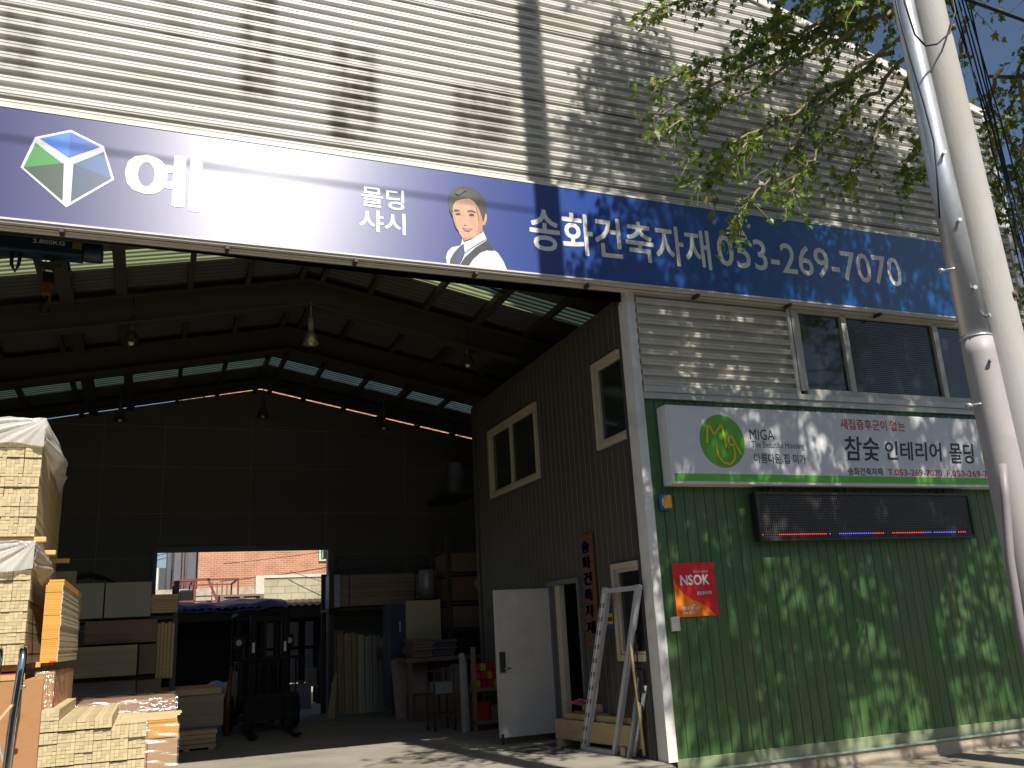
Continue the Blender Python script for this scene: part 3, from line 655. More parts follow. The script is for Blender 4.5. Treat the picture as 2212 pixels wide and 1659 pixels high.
m = M(); m.tube([(x+.10,y,z) for x,y,z in ((4.63,-5.30,2.30),(4.60,-5.30,2.1),(4.54,-5.30,1.75),(4.515,-5.30,1.35),(4.52,-5.30,1.05),(4.57,-5.28,.75),(4.66,-5.26,.45),(4.70,-5.25,-.3))], .025, 12)
tag(m.build('cable_conduit', pmat('mauve_grey_plastic', (.27,.24,.25), .5, 0, .08, 10), None), 'thin grey cable conduit bending down beside the white post', 'conduit')
m_cable = pmat('black_cable_sheath', (.012,.012,.012), .5, 0, .1, 10)
def sag(a, b, s, n=14):
    a, b = Vector(a), Vector(b); return [a.lerp(b, i/n) - Vector((0,0,4*s*(i/n)*(1-i/n))) for i in range(n+1)]
def cable(pts, r, label, name='overhead_cable', group=None):
    m = M(); m.tube(pts, r, 6); return tag(m.build(name, m_cable, None), label, 'cable', group)
cable(sag((5.1,-5.3,6.12),(14,-5.3,6.2),.10), .026, 'thick black cable leaving the concrete pole toward the upper right corner')
cable(sag((5.1,-5.1,6.02),(14,-4.9,5.95),.12), .013, 'thin black cable leaving the concrete pole just below the thick one')
cable(sag((5.15,-5.3,6.26),(14,-5.5,6.6),.1), .02, 'black cable topmost of the three leaving the concrete pole to the right')
cable(sag((-30,-5.2,12.75),(30,-5.2,12.35),.15,40), .014, 'bundled overhead cable running along the street high above the signs')
cable([(x+.03,y,z) for x,y,z in ((4.60,-5.36,6.2),(4.585,-5.36,5.5),(4.62,-5.36,5.26),(4.70,-5.36,5.19),(4.80,-5.37,5.22),(4.93,-5.38,5.33),(5.06,-5.36,5.55),(5.10,-5.33,5.95))], .007, 'thin wire looping in front of the steel post', 'loose_wire')
cable([(x+.03,y,z) for x,y,z in ((4.54,-5.32,6.1),(4.53,-5.34,5.36),(4.56,-5.34,5.05),(4.60,-5.34,4.72),(4.62,-5.34,4.45),(4.60,-5.33,4.2),(4.56,-5.32,3.9))], .006, 'thin wire hanging down the left side of the steel post', 'loose_wire')
cable(sag((3.3,-4.6,6.35),(4.9,-5.1,6.3),.42), .008, 'thin black wire sagging among the leaves at the top of the picture', 'loose_wire')
for i, (x0, x1) in enumerate(((6.86,7.22),(6.93,7.05),(6.99,7.13),(7.04,7.18),(7.09,7.30),(7.14,7.10))):
    cable([(x0,-4.0,9.0),(x0+.02,-4.0,7.2),((x0+x1)/2+.03,-4.0,5.9),(x1,-4.0,4.6),(x1+.06,-4.0,2.5),(x1+.1,-4.0,-.33)], .008, 'thin dark hanging wire in the tangle right of the concrete pole', 'hanging_wire', 'wires hanging right of the concrete pole')

# ------------------------------------------------------------------ the street tree
m_bark = pmat('grey_brown_bark', (.16,.12,.085), .9, 0, .3, 10, (1,1,.25), bump=.5, bscale=22, dirt=(.26,.22,.16), dscale=4)
def leaf_material():
    m = bpy.data.materials.new('leaf_green'); m.use_nodes = True; nt = m.node_tree; N = nt.nodes; L = nt.links; b = N['Principled BSDF']
    g = N.new('ShaderNodeNewGeometry'); r = N.new('ShaderNodeValToRGB'); e = r.color_ramp.elements
    e[0].position = 0; e[0].color = (.07,.125,.024,1); e[1].position = 1; e[1].color = (.36,.30,.05,1)
    for p_, c_ in ((.45,(.13,.21,.036,1)),(.80,(.21,.29,.045,1)),(.93,(.31,.33,.06,1))):
        q = e.new(p_); q.color = c_
    L.new(g.outputs['Random Per Island'], r.inputs[0]); L.new(r.outputs[0], b.inputs['Base Color'])
    b.inputs['Roughness'].default_value = .42; b.inputs['Specular IOR Level'].default_value = .45
    t = N.new('ShaderNodeBsdfTranslucent'); s = N.new('ShaderNodeVectorMath'); s.operation = 'MULTIPLY'; s.inputs[1].default_value = (1.4,1.5,.8); L.new(r.outputs[0], s.inputs[0]); L.new(s.outputs[0], t.inputs['Color'])
    mx = N.new('ShaderNodeMixShader'); mx.inputs[0].default_value = .38; L.new(b.outputs[0], mx.inputs[1]); L.new(t.outputs[0], mx.inputs[2]); L.new(mx.outputs[0], N['Material Output'].inputs['Surface'])
    return m
m_leaf = leaf_material()
LEAF = [(0,0),(.16,-.02),(.46,.02),(.30,.22),(.50,.52),(.20,.50),(.0,1.0),(-.20,.50),(-.50,.52),(-.30,.22),(-.46,.02),(-.16,-.02)]
rt = random.Random(21)
leaves = M(); twigs = M()
def rv(r): return Vector((r.gauss(0,1), r.gauss(0,1), r.gauss(0,1)))
def leaf(p, size):
    d = rv(rt); d.z -= .9; d.normalize(); n = rv(rt); n = (n - d*n.dot(d)).normalized(); s = n.cross(d)
    fold = rt.uniform(.0,.35)
    leaves.add([p + s*(x*size) + d*(y*size) + n*(abs(x)*fold*size) for x, y in LEAF], [(0,1,2,3,4,5,6),(0,6,7,8,9,10,11)])
def twig(a, d, L_, step, size, droop=.35, r0=.006):
    pts = [Vector(a)]; d = Vector(d).normalized(); n = max(3, int(L_/.12))
    for i in range(n):
        d = (d + rv(rt)*.16 + Vector((0,0,-droop*.35))).normalized(); pts.append(pts[-1]+d*(L_/n))
    twigs.tube(pts, [r0*(1-.7*i/n) for i in range(n+1)], 4, False)
    k = int(L_/step)
    for i in range(k):
        t = (i+rt.random()*.6)/k*n; j = min(int(t), n-1)
        p = pts[j].lerp(pts[j+1], t-j) + rv(rt)*.03
        leaf(p, size*rt.uniform(.6,1.2))
    return pts
T = thing('street_tree', 'large leafy street tree whose drooping branches hang before the upper right of the shed', 'tree', (9.95,-5.0,-.33))
m = M(); m.tube([(9.95,-5.0,-.33),(9.97,-5.0,.3),(9.92,-5.0,2.2),(9.98,-4.95,4.2),(10.05,-4.9,6.4),(9.9,-4.9,8.6),(10.1,-4.9,11),(10.0,-4.9,13.5)], [.36,.28,.25,.23,.20,.15,.10,.04], 18)
m.build('trunk', m_bark, T)
limb_ends = []
LIMBS = [((10.02,-4.95,6.3),(8.4,-4.3,7.6),(6.8,-3.7,8.2)), ((10.02,-4.95,6.6),(8.8,-3.8,8.2),(7.2,-3.0,9.0)), ((10.02,-4.9,6.8),(8.0,-5.3,8.8),(6.2,-5.2,10.2)),
         ((10.02,-4.9,6.9),(11.5,-4.2,8.6),(13.4,-3.8,9.8)), ((9.95,-4.9,7.6),(9.2,-3.6,9.4),(8.2,-2.8,10.8)), ((9.95,-4.9,8.2),(8.3,-5.4,10.6),(6.9,-5.6,12.2)),
         ((9.95,-4.9,9.0),(11.4,-5.4,10.8),(13,-5.6,12)), ((10,-4.9,9.6),(9.6,-3.7,11.4),(9.0,-3.0,13)), ((10,-4.9,6.5),(11.6,-5.6,7.4),(13.6,-6,7.8)), ((10,-4.9,6.6),(9.3,-6.2,8.2),(8.4,-7.2,9.4)), ((10.0,-4.95,6.5),(9.4,-3.9,7.0),(8.6,-3.0,7.3))]
for a, b, c in LIMBS:
    a, b, c = Vector(a), Vector(b), Vector(c); pts = []
    for i in range(9):
        t = i/8; pts.append((1-t)**2*a + 2*t*(1-t)*b + t*t*c + (rv(rt)*.07 if 0 < i < 8 else Vector()))
    m = M(); m.tube(pts, [.075*(1-.85*i/8)+.007 for i in range(9)], 10); m.build('limb', m_bark, T)
    limb_ends += pts[3:]
# main crown: clumps of leafy twigs
CL = []
def clump(xa, xb, za, zb, n, ya=-6.8, yb=-2.7):
    k = 0
    while k < n:
        xw, zw, y = rt.uniform(xa,xb), rt.uniform(za,zb), rt.uniform(ya,yb)
        t = -y/-sun_dir.y; p = Vector((xw+sun_dir.x*t, y, zw+sun_dir.z*t))
        k += 1
        if p.z > 1.5+6.6*(9.12+p.y)/9.12 and p.z > 5.6 and p.x > (4.9 if p.z < 7.2 else 3.9): CL.append(p)
clump(5.0,12.6,5.4,8.6,195)
clump(7.4,12.6,.4,5.3,165,-7.4,-4.4)
clump(5.5,7.6,.2,3.8,60,-7.4,-4.6)
clump(5.6,7.6,4.3,5.3,14)
clump(4.6,5.6,2.6,5.6,40,-5.2,-3.4)  # out-of-view leaves added to keep the sun off the office door
clump(3.6,4.6,2.8,5.0,7,-5.2,-3.6)
clump(5.4,9.5,8.4,9.3,12)
for p in CL:
    near = min(limb_ends, key=lambda q: (q-p).length)
    mid = near.lerp(p,.5)+rv(rt)*.12
    twigs.tube([near, mid, p], [.014,.010,.006], 5, False)
    for k in range(rt.randint(7,13)):
        s = p + rv(rt)*.25
        twigs.tube([p, s], [.006,.004], 3, False)
        twig(s, rv(rt)+Vector((-.25,.15,-.3)), rt.uniform(.35,.7), .050, .100)
# drooping outer branches that hang in front of the white wall
def branch(pts, dens, r0=.022, spread=.5, size=.072):
    P_ = [Vector(p) for p in pts]; out = []
    for i in range(len(P_)-1):
        for j in range(6): out.append(P_[i].lerp(P_[i+1], j/6) + rv(rt)*.025)
    out.append(P_[-1]); n = len(out)
    twigs.tube(out, [r0*(1-.8*i/n)+.003 for i in range(n)], 6, False)
    for i in range(2, n):
        for k in range(dens+1 if rt.random() < .6 else dens+2):
            d = (out[i]-out[i-1]).normalized() + rv(rt)*.55 + Vector((0,0,-.25))
            twig(out[i], d, rt.uniform(.22,.62)*spread*1.5, .048, size, .5, .004)
for pts, dens in (
    ([(7.4,-3.3,8.6),(6.2,-3.1,8.0),(5.0,-3.0,7.5),(4.15,-3.0,7.15)],2),
    ([(7.2,-3.2,8.0),(6.0,-3.1,7.3),(4.9,-3.0,6.75),(4.15,-3.0,6.3)],2),
    ([(7.0,-3.4,7.6),(5.8,-3.2,6.8),(4.8,-3.0,6.25),(4.2,-3.0,5.85)],1),
    ([(7.0,-3.5,7.2),(6.0,-3.2,6.5),(5.1,-3.0,5.9),(4.4,-3.0,5.6)],1),
    ([(6.8,-3.3,7.0),(6.0,-3.1,6.4),(5.4,-3.0,5.7),(4.85,-3.0,4.95)],1),
    ([(7.2,-3.3,7.2),(6.4,-3.1,6.4),(5.8,-3.0,5.8),(5.4,-3.0,5.35)],1),
    ([(7.6,-3.3,7.6),(6.9,-3.2,6.6),(6.4,-3.0,5.9),(6.15,-3.0,5.6)],1),
    ([(8.0,-3.3,7.6),(7.5,-3.1,6.6),(7.1,-3.0,6.0),(6.95,-3.0,5.65)],1),
    ([(8.2,-3.3,8.3),(7.2,-3.0,7.8),(6.2,-2.9,7.4),(5.3,-2.9,7.2)],2),
    ([(7.8,-3.0,8.8),(7.0,-2.8,8.2),(6.2,-2.7,7.8),(5.6,-2.7,7.4)],2),
    ([(8.4,-3.3,7.2),(8.3,-3.1,6.6),(8.35,-3.0,6.0),(8.45,-3.0,5.4)],2),
    ([(8.6,-3.4,7.0),(8.7,-3.1,6.0),(8.65,-3.0,5.2),(8.5,-3.0,4.6)],2),
    ([(7.0,-3.1,7.8),(5.8,-3.0,7.1),(4.9,-2.9,6.5),(4.1,-2.9,6.05)],1),
    ([(6.6,-3.2,6.9),(5.6,-3.1,6.2),(4.9,-3.0,5.7),(4.5,-3.0,5.35)],1),
    ([(9.2,-3.4,8.2),(8.9,-3.1,7.2),(8.7,-3.0,6.6),(8.9,-2.9,5.8)],2)): branch(pts, dens)
# lower skirt towards the street, shading the plank wall
for i in range(16):
    x = rt.uniform(6.4,12.5); y = rt.uniform(-6.6,-4.2); z = rt.uniform(5.4,8.0)
    if z < 1.5+6.6*(9.12+y)/9.12+.25: z = 1.5+6.6*(9.12+y)/9.12+.35+rt.random()
    p = Vector((x,y,z)); near = min(limb_ends, key=lambda q: (q-p).length)
    twigs.tube([near, near.lerp(p,.5)+rv(rt)*.12, p], [.013,.009,.005], 5, False)
    for k in range(rt.randint(6,11)): twig(p+rv(rt)*.30, rv(rt)+Vector((0,.1,-.4)), rt.uniform(.4,.75), .06, .108)
def far_build(mm, name, mat):
    return mm.build(name, mat, T)
far_build(leaves, 'crown', m_leaf)
far_build(twigs, 'twigs', pmat('pale_tan_twig', (.30,.245,.16), .8, 0, .25, 12))
# ------------------------------------------------------------------ lumber and packs at the left of the entrance
m_stick = pmat('pale_sawn_pine', (.52,.42,.245), .7, 0, .10, 9, (1,.25,1), island=.13, bump=.08, bscale=60)
m_stick2 = pmat('sawn_pine_bearer', (.60,.40,.16), .65, 0, .15, 8, (1,1,1), bump=.1, bscale=40)
def bundle_mesh(seed, L_, w_=.146, h_=.0925):
    r = random.Random(seed); m = M()
    nx, nz = 4, 3; cw, ch = w_/nx, h_/nz; used = set()
    for j in range(nz):
        for i in range(nx):
            if (i,j) in used: continue
            a, b = 1, 1
            q = r.random()
            if q < .22 and i+1 < nx and (i+1,j) not in used: a = 2
            elif q < .36 and j+1 < nz and (i,j+1) not in used: b = 2
            for ii in range(a):
                for jj in range(b): used.add((i+ii,j+jj))
            e = r.uniform(0,.007); g = .0008
            m.box(i*cw+g, (i+a)*cw-g, e, L_-r.uniform(0,.01), j*ch+g, (j+b)*ch-g)
    return m
STICK = {}
def make_bundle(L_, seed):
    if (L_, seed) not in STICK:
        o = bundle_mesh(seed, L_).build('stick_bundle', m_stick, None); STICK[(L_, seed)] = o; return o, True
    o = STICK[(L_, seed)].copy(); COL.objects.link(o); return o, False
def put_bundle(x, y, z, L_, label, group, yaw=0):
    o, _ = make_bundle(L_, rb.randint(1,7))
    o.location = (x, y+rb.uniform(0,.012), z); o.rotation_euler = (0,0,yaw); tag(o, label, 'lumber bundle', group)
    return o
rb = random.Random(4)
YA = .40; YAW = R_(1.8)
# tall pile: two packs of bundles, three tiers each, bearers and plastic hoods
for (z0, lab, grp) in ((2.58,'pale stick bundle in the high lumber pack under the upper plastic hood','bundles of the high lumber pack'),(1.42,'pale stick bundle in the lumber pack between the bearers and the brown boards','bundles of the lower lumber pack')):
    for t in range(3):
        for r_ in range(3):
            for c in range(3):
                if c == 0 and rb.random() < .0: continue
                put_bundle(-1.06-.147*(c+1)+rb.uniform(-.004,.004), YA+(.012 if r_ == 1 else 0), z0+.285*t+.0935*r_, 3.6, lab, grp, YAW)
    for c in range(3):
        for r_ in range(2): put_bundle(-1.06-.147*(c+1), YA+.012, z0+.285*3+.0935*r_, 3.6, lab, grp, YAW)
m_hood = film_mat('white_plastic_hood', (.86,.86,.83), .05, .25, .86, .06, 3, (2.5,.4,1))
def hood(z0, z1, label, flap):
    m = M(); rh = random.Random(int(z0*100)); x0, x1 = -1.62, -1.045
    ph = [rh.uniform(0,6) for _ in range(6)]
    def wr(u, v):
        a = math.atan2(1.02-v, 1.04-u)
        return .011*math.sin(15*a+ph[0])*min(1, 1.6*math.hypot(1-u,1-v))+.007*math.sin(31*a+ph[1]+2*u)+.004*math.sin(13*u-6*v+ph[2])
    m.grid(lambda u, v: (x0+(x1-x0)*u, YA-.03-wr(u,v)-.018*(1-v)*math.sin(7*u+ph[3])**2, z0+(z1-z0)*v-.02*(1-v)*math.sin(5*u+ph[4])), 60, 24)
    def side(u, v):
        b = flap*math.sin(math.pi*min(1,u*1.05))*(math.sin(math.pi*(.12+.8*(1-v)))**1.3)
        return (x1+.004+.9*b+wr(u,v)*.8-math.sin(YAW)*3.4*u, YA-.02+3.3*u, z1-(z1-z0)*(1-v)*(1+flap*2.6*math.sin(math.pi*u)))
    m.grid(side, 40, 18)
    m.grid(lambda u, v: (x0+(x1-x0)*u-math.sin(YAW)*3.3*v, YA-.02+3.3*v, z1+.006+wr(u,v)*.5), 24, 24)
    return tag(m.build('plastic_hood', m_hood, None), label, 'plastic cover')
hood(3.45, 3.715, 'crumpled white plastic hood over the very top of the tall lumber pile', .13)
hood(2.27, 2.53, 'crumpled white plastic hood below the bearers of the tall lumber pile', .05)
for i, (y, xr) in enumerate(((.46,-.965),(1.75,-.99),(2.75,-.93))):
    m = M(); m.box(-1.64,xr,y,y+.09,2.53,2.58)
    tag(m.build('bearer', m_stick2, None, .008), ('nearest timber bearer poking out under the high lumber pack','middle timber bearer poking out under the high lumber pack','farthest timber bearer poking out under the high lumber pack')[i], 'bearer', 'bearers under the high lumber pack')
for y in (.5,2.0,3.4):
    m = M(); m.box(-1.60,-1.07,y,y+.09,1.365,1.42)
    tag(m.build('bearer', m_stick2, None, .006), 'timber bearer between the lower lumber pack and the brown boards', 'bearer', 'bearers under the lower lumber pack')
# brown board pack below, in front the low pile
m_ply = pmat('reddish_brown_board', (.40,.20,.085), .65, 0, .12, 3, (1,1,3), dirt=(.32,.15,.06), dscale=3, bump=.05, bscale=30)
BP = thing('board_pack', 'reddish brown board pack behind the chrome hoops below the tall lumber pile', 'board pack', (-1.2,.35,0))
m = M(); m.box(-1.75,-.875,.36,.40,.0,1.285); m.build('face_board', m_ply, BP, .003)
m = M(); m.box(-1.74,-.90,.402,3.6,.0,1.27); m.build('boards', pmat('orange_brown_cartons', (.52,.27,.09), .6, 0, .1, 4), BP, .004)
m = M(); m.box(-1.75,-1.03,.352,.372,1.287,1.34); m.build('carton_lip', pmat('tan_carton', (.55,.33,.14), .6, 0, .1, 4), BP)
m = M(); m.box(-1.75,-1.04,.350,.353,1.338,1.346); m.build('red_strap', pmat('red_strap_band', (.55,.03,.07), .4), BP)
m_orange = pmat('orange_edge_boards', (.66,.33,.065), .5, 0, .05, 2, (1,1,24), island=.10)
m_edge = pmat('cream_board_edges', (.52,.46,.33), .6, 0, .08, 3, (1,1,6), island=.12)
OB = thing('board_stack', 'tall narrow stack of orange ended boards beside the pale lumber pile', 'board stack', (-.88,.6,1.4))
m = M(); m2 = M(); z = 1.42; i = 0
ro = random.Random(9)
while z < 2.13:
    hgt = .018; x1 = -.795+ro.uniform(-.002,.002)+.004*((i//6) % 2)
    m.box(-.945,x1-.010,.602+.004*((i//6)%2),3.1,z,z+hgt-.0012); m2.box(x1-.010,x1,.604,3.1,z,z+hgt-.0012); z += hgt; i += 1
m.box(-.93,-.79,.605,3.1,2.135,2.16); m.box(-.92,-.79,.61,3.1,2.165,2.185)
m.build('boards', m_orange, OB); m2.build('board_edges', m_edge, OB)
m = M(); m.box(-.865,-.80,.598,.600,1.42,1.432); m.build('red_label', pmat('red_paper', (.7,.03,.02), .5), OB)
m_brown = pmat('brown_carton', (.47,.27,.12), .6, 0, .08, 4, bump=.03, bscale=10)
m_film = film_mat('clear_stretch_film', (.85,.85,.85), .22, .18, .06, .6, 7, (1,1,2.5))
m_film2 = film_mat('tight_stretch_film', (.85,.85,.85), .11, .30, .05, .35, 5, (.25,1,3))
WP = thing('wrapped_pack', 'small film wrapped brown pack under the orange board stack', 'wrapped pack', (-.85,.6,1.0))
m = M(); m.box(-.97,-.81,.62,3.0,.50,1.335); m.build('carton', m_brown, WP, .012)
m = M(); m.grid(lambda u, v: (-.98+.175*u, .606+.006*math.sin(30*u+9*v)+.005*math.sin(41*v+7*u), .50+.845*v), 24, 40); m.grid(lambda u, v: (-.80+.03*math.sin(5*v+2)*u+.010*math.sin(25*v+17*u), .606+1.4*u, .5+.85*v), 20, 30); m.build('film', m_film, WP)
m = M(); m.box(-.805,-.800,.75,.80,1.0,1.2); m.build('pink_label', pmat('pink_label_paper', (.6,.05,.18), .5), WP)
# low pile of stick bundles in front
lab = 'pale stick bundle in the low stepped pile at the bottom left'
YL = .30
for r_ in range(10):
    z = .815-.0945*(r_+1)-(.006 if r_ < 0 else 0)
    if z < -.02: break
    gap = .008*((r_+0)//3)
    for c in range(6):
        put_bundle(-.868+.1475*c, YL+(.012 if (c+r_) % 3 else 0)-(.035 if c == 5 and r_ == 0 else 0), z-gap, 2.1, lab, 'bundles of the low pile')
for c in range(4): put_bundle(-.868+.1475*c, YL-(.03 if c == 3 else 0), .824, 2.1, lab, 'bundles of the low pile')
for c in range(1): put_bundle(-.868, YL, .919, 2.1, lab, 'bundles of the low pile')
for i, (x, y, z, a) in enumerate(((-.26,.55,.838,4),(-.25,.62,.838,9),(-.22,.9,.838,6),(-.2,1.2,.838,2))):
    m = M(); m.box(0,.55,0,.028,0,.028, Matrix.Translation((x,y,z)) @ Matrix.Rotation(R_(a),4,'Z'))
    tag(m.build('loose_stick', m_stick, None), 'loose pale stick lying across the low bundle pile', 'stick', 'loose sticks on the low pile')
CP = thing('wrapped_cartons', 'film wrapped brown and orange cartons at the right end of the low pile', 'wrapped pack', (.16,.4,0))
m = M(); m.box(.035,.295,.33,1.9,.0,.685); m.build('lower_carton', pmat('tan_brown_carton', (.42,.25,.13), .6, 0, .08, 4), CP, .008)
m = M(); m.box(.03,.30,.32,1.9,.690,.80); m.build('upper_carton', m_orange, CP, .006)
m = M(); m.grid(lambda u, v: (.018+.290*u, .312+.004*math.sin(60*v+5*u)-.010*math.exp(-((v-.80)/.03)**2), .0+.81*v), 12, 90); m.grid(lambda u, v: (.308+.004*math.sin(40*v), .312+1.5*u, .81*v), 10, 40); m.build('film', m_film2, CP)
TP = thing('wrapped_board_pack', 'brown board pack under shiny crinkled film lying behind the low pile', 'wrapped pack', (-.2,2.4,.5))
m = M(); m.box(-.72,.33,2.45,4.2,.0,.93,None); m.build('boards', pmat('brown_board_faces', (.36,.20,.12), .6, 0, .1, 4), TP, .01)
m = M(); m.grid(lambda u, v: (-.735+1.08*u, 2.435+.008*math.sin(23*u+40*v), .55+.395*v), 50, 16); m.grid(lambda u, v: (-.735+1.08*u, 2.435+1.7*v, .945+.008*math.sin(20*u+11*v)+.006*math.sin(37*u-23*v)), 40, 30); m.build('film', m_film, TP)
# chrome hoops and straps at the extreme left: a hand truck leaning on the boards
m_chrome = pmat('bright_chrome_tube', (.62,.62,.64), .12, 1, .05, 6)
HT = thing('hand_truck', 'chrome tubed hand truck standing at the lower left corner before the brown boards', 'hand truck', (-1.1,-.1,0))
for dx in (0,-.185):
    m = M(); m.tube([(-1.07+dx,-.14,-.0),(-1.055+dx,-.12,.55),(-1.045+dx,-.10,.95),(-1.02+dx,-.08,1.36),(-1.012+dx,-.07,1.47),(-1.018+dx,-.03,1.535),(-1.03+dx,.05,1.56),(-1.04+dx,.13,1.55),(-1.05+dx,.19,1.50)], .033, 20); m.build('hoop', m_chrome, HT)
m = M(); m.bar((-1.30,-.06,1.30),(-1.06,-.02,.55),.012,.05,(0,-1,0)); m.build('strap', pmat('grey_webbing', (.42,.42,.43), .7, 0, .1, 20), HT)
m = M(); m.bar((-1.34,-.16,.72),(-1.05,-.16,1.10),.022,.03,(0,-1,0)); m.build('wooden_rail', m_stick, HT)
m = M(); m.lathe((-.985,-.10,1.235),[(.010,-.008),(.018,-.008),(.018,.008),(.010,.008),(.010,-.008)],14,'y'); m.build('ring', m_chrome, HT)
for dx in (.02,-.21):
    m = M(); m.lathe((-1.07+dx,-.12,.14),[(0,-.03),(.10,-.03),(.14,-.02),(.14,.02),(.10,.03),(0,.03)],20,'x'); m.build('wheel', m_rubber, HT)
m = M(); m.box(-1.30,-1.03,-.36,-.13,.0,.012); m.build('toe_plate', m_steel, HT)
# ------------------------------------------------------------------ things inside the hall
ri = random.Random(33)
m_mdf = pmat('tan_board', (.34,.28,.19), .65, 0, .08, 3, (1,1,20), island=.08)
m_mdfd = pmat('brown_board', (.22,.15,.10), .65, 0, .1, 3, (1,1,12), island=.08)
m_pale = pmat('pale_grey_green_board', (.30,.30,.24), .6, 0, .05, 2)
m_dcart = pmat('dark_carton', (.17,.12,.085), .7, 0, .12, 4)
m_wood = pmat('yellowish_timber', (.46,.34,.18), .65, 0, .15, 6, (1,1,3), island=.1, bump=.08, bscale=30)
m_shiny = film_mat('shiny_stretch_film', (.8,.8,.8), .16, .18, .03, .8, 12, (.3,1,5))
def layered(name, x0, x1, y0, y1, z0, z1, n, mat, label, cat, group=None, jit=.012):
    m = M(); h = (z1-z0)/n
    for i in range(n):
        a, b, c = (ri.uniform(-jit,jit) for _ in range(3))
        m.box(x0+a, x1+b, y0+c, y1, z0+h*i, z0+h*(i+1)-h*.10)
    return tag(m.build(name, mat, None), label, cat, group)
def block(name, x0, x1, y0, y1, z0, z1, mat, label, cat, group=None, T=None, bevel=.006):
    m = M(); m.box(x0,x1,y0,y1,z0,z1,T); return tag(m.build(name, mat, None, bevel), label, cat, group)
# left side racks and stacks
RK_ = thing('pallet_rack', 'dark steel rack along the left of the hall carrying boards', 'rack', (-.6,6.2,0))
for x in (-1.62,.36):
    for y in (6.1,7.3): m = M(); m.box(x-.04,x+.04,y-.04,y+.04,0,2.5); m.build('post', m_steel, RK_)
for z in (.72,1.12,1.60,1.98):
    m = M(); m.box(-1.6,.36,6.1,7.3,z-.06,z-.01); m.build('shelf', m_steel, RK_)
block('board_sheet', -1.20,-.675,6.0,6.9,1.975,2.495, m_pale, 'left one of two pale sheets standing side by side on the rack', 'board', None, None, .003)
block('board_sheet', -.655,-.005,6.0,6.9,1.975,2.495, m_pale, 'right one of two pale sheets standing side by side on the rack', 'board', None, None, .003)
layered('board_stack', -.90,.11,5.95,7.2,1.60,1.93, 12, m_mdfd, 'dark stack of boards on the rack under the pale sheets', 'board stack')
layered('board_stack', -1.10,-.155,5.6,7.0,1.135,1.565, 22, m_mdf, 'neat tan board stack on the rack shelf with a dark lip', 'board stack', None, .004)
block('carton', -.13,.12,5.95,7.1,1.13,1.56, m_dcart, 'dark carton beside the neat tan board stack', 'carton')
WB = thing('wrapped_stack', 'dark board stack under wrinkled stretch film below the neat tan stack', 'wrapped pack', (-.6,5.9,.4))
m = M(); m.box(-1.08,-.155,5.9,7.0,.70,1.06); m.build('boards', m_dcart, WB, .01)
m = M(); m.grid(lambda u, v: (-1.10+.955*u, 5.885+.006*math.sin(20*u+31*v), .69+.385*v), 30, 14); m.build('film', m_shiny, WB)
block('carton', -.14,.20,5.95,7.0,.60,1.05, m_dcart, 'brown carton right of the film wrapped dark stack', 'carton')
layered('board_stack', -1.1,.10,5.9,7.1,.0,.66, 14, m_mdfd, 'low brown board stack on the floor under the rack', 'board stack')
layered('moulding_bundle', .0,.39,6.0,7.2,2.02,2.30, 7, m_wood, 'shiny bundle of mouldings on the rack end beside the rear opening', 'moulding bundle')
for i in range(5): block('upright_board', .11+.05*i,.155+.05*i,6.05,6.2,1.05,1.86+.02*(i%2), m_wood, 'upright board in the row standing at the right end of the rack', 'board', 'upright boards at the rack end', None, .002)
layered('board_stack', .14,1.13,6.2,7.6,.30,.76, 24, m_mdf, 'broad tan board stack on the floor left of the forklift', 'board stack', None, .003)
block('plank', .16,1.09,6.15,7.5,.765,.86, m_wood, 'upper plank lying across the broad tan board stack', 'plank', None, rotz(R_(2),(.6,6.2,0)))
layered('plank_pile', .48,1.0,5.75,6.0,.035,.29, 4, m_wood, 'low pile of four thick planks at the foot of the broad tan stack', 'plank pile', None, .02)
for x in (.55,.90): block('bearer', x,x+.09,5.78,6.0,0,.034, m_wood, 'short bearer under the low pile of thick planks', 'bearer', 'bearers under the plank pile', None, .003)
block('board_sheet', -1.45,-.95,4.3,4.33,.0,2.55, pmat('greenish_board', (.26,.25,.17), .6), 'tall greenish sheet standing behind the lumber pile', 'board', None, None, .002)
SB = M(); SB.grid(lambda u, v: (-1.25+.75*u, 6.25+.4*v, 2.50+.20*max(0,math.sin(math.pi*u**.7))*(1-.4*v)+.02*math.sin(20*u)*math.sin(9*v)), 24, 10)
tag(SB.build('folded_net', pmat('dark_green_net', (.10,.12,.10), .8, 0, .3, 14), None), 'dark green folded net heaped on top of the pale sheets', 'net')

# forklift facing the street
FK = thing('forklift', 'dark forklift truck parked in the middle of the hall facing the street', 'forklift', (1.95,8.0,0))
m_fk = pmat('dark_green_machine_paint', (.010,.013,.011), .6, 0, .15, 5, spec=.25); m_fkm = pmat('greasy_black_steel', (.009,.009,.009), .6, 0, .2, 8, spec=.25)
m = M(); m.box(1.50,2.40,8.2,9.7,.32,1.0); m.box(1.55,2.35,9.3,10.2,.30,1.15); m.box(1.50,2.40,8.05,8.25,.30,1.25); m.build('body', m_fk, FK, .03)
m = M()
for x in (1.70,2.24): m.box(x-.055,x+.055,7.62,7.78,.06,1.98); m.box(x-.03,x+.03,7.58,7.64,.06,1.92)
for z in (.35,1.15,1.90): m.box(1.70,2.24,7.66,7.74,z-.05,z+.05)
m.tube([(1.86,7.7,.3),(1.86,7.7,1.85)],.03,10); m.tube([(2.08,7.7,.3),(2.08,7.7,1.85)],.03,10); m.build('mast', m_fkm, FK, .004)
m = M(); m.box(1.46,2.46,7.50,7.56,.52,.64); m.box(1.46,2.46,7.50,7.56,.20,.32); m.box(1.55,2.40,7.52,7.56,.32,.52); m.build('carriage', m_fkm, FK, .004)
m = M()
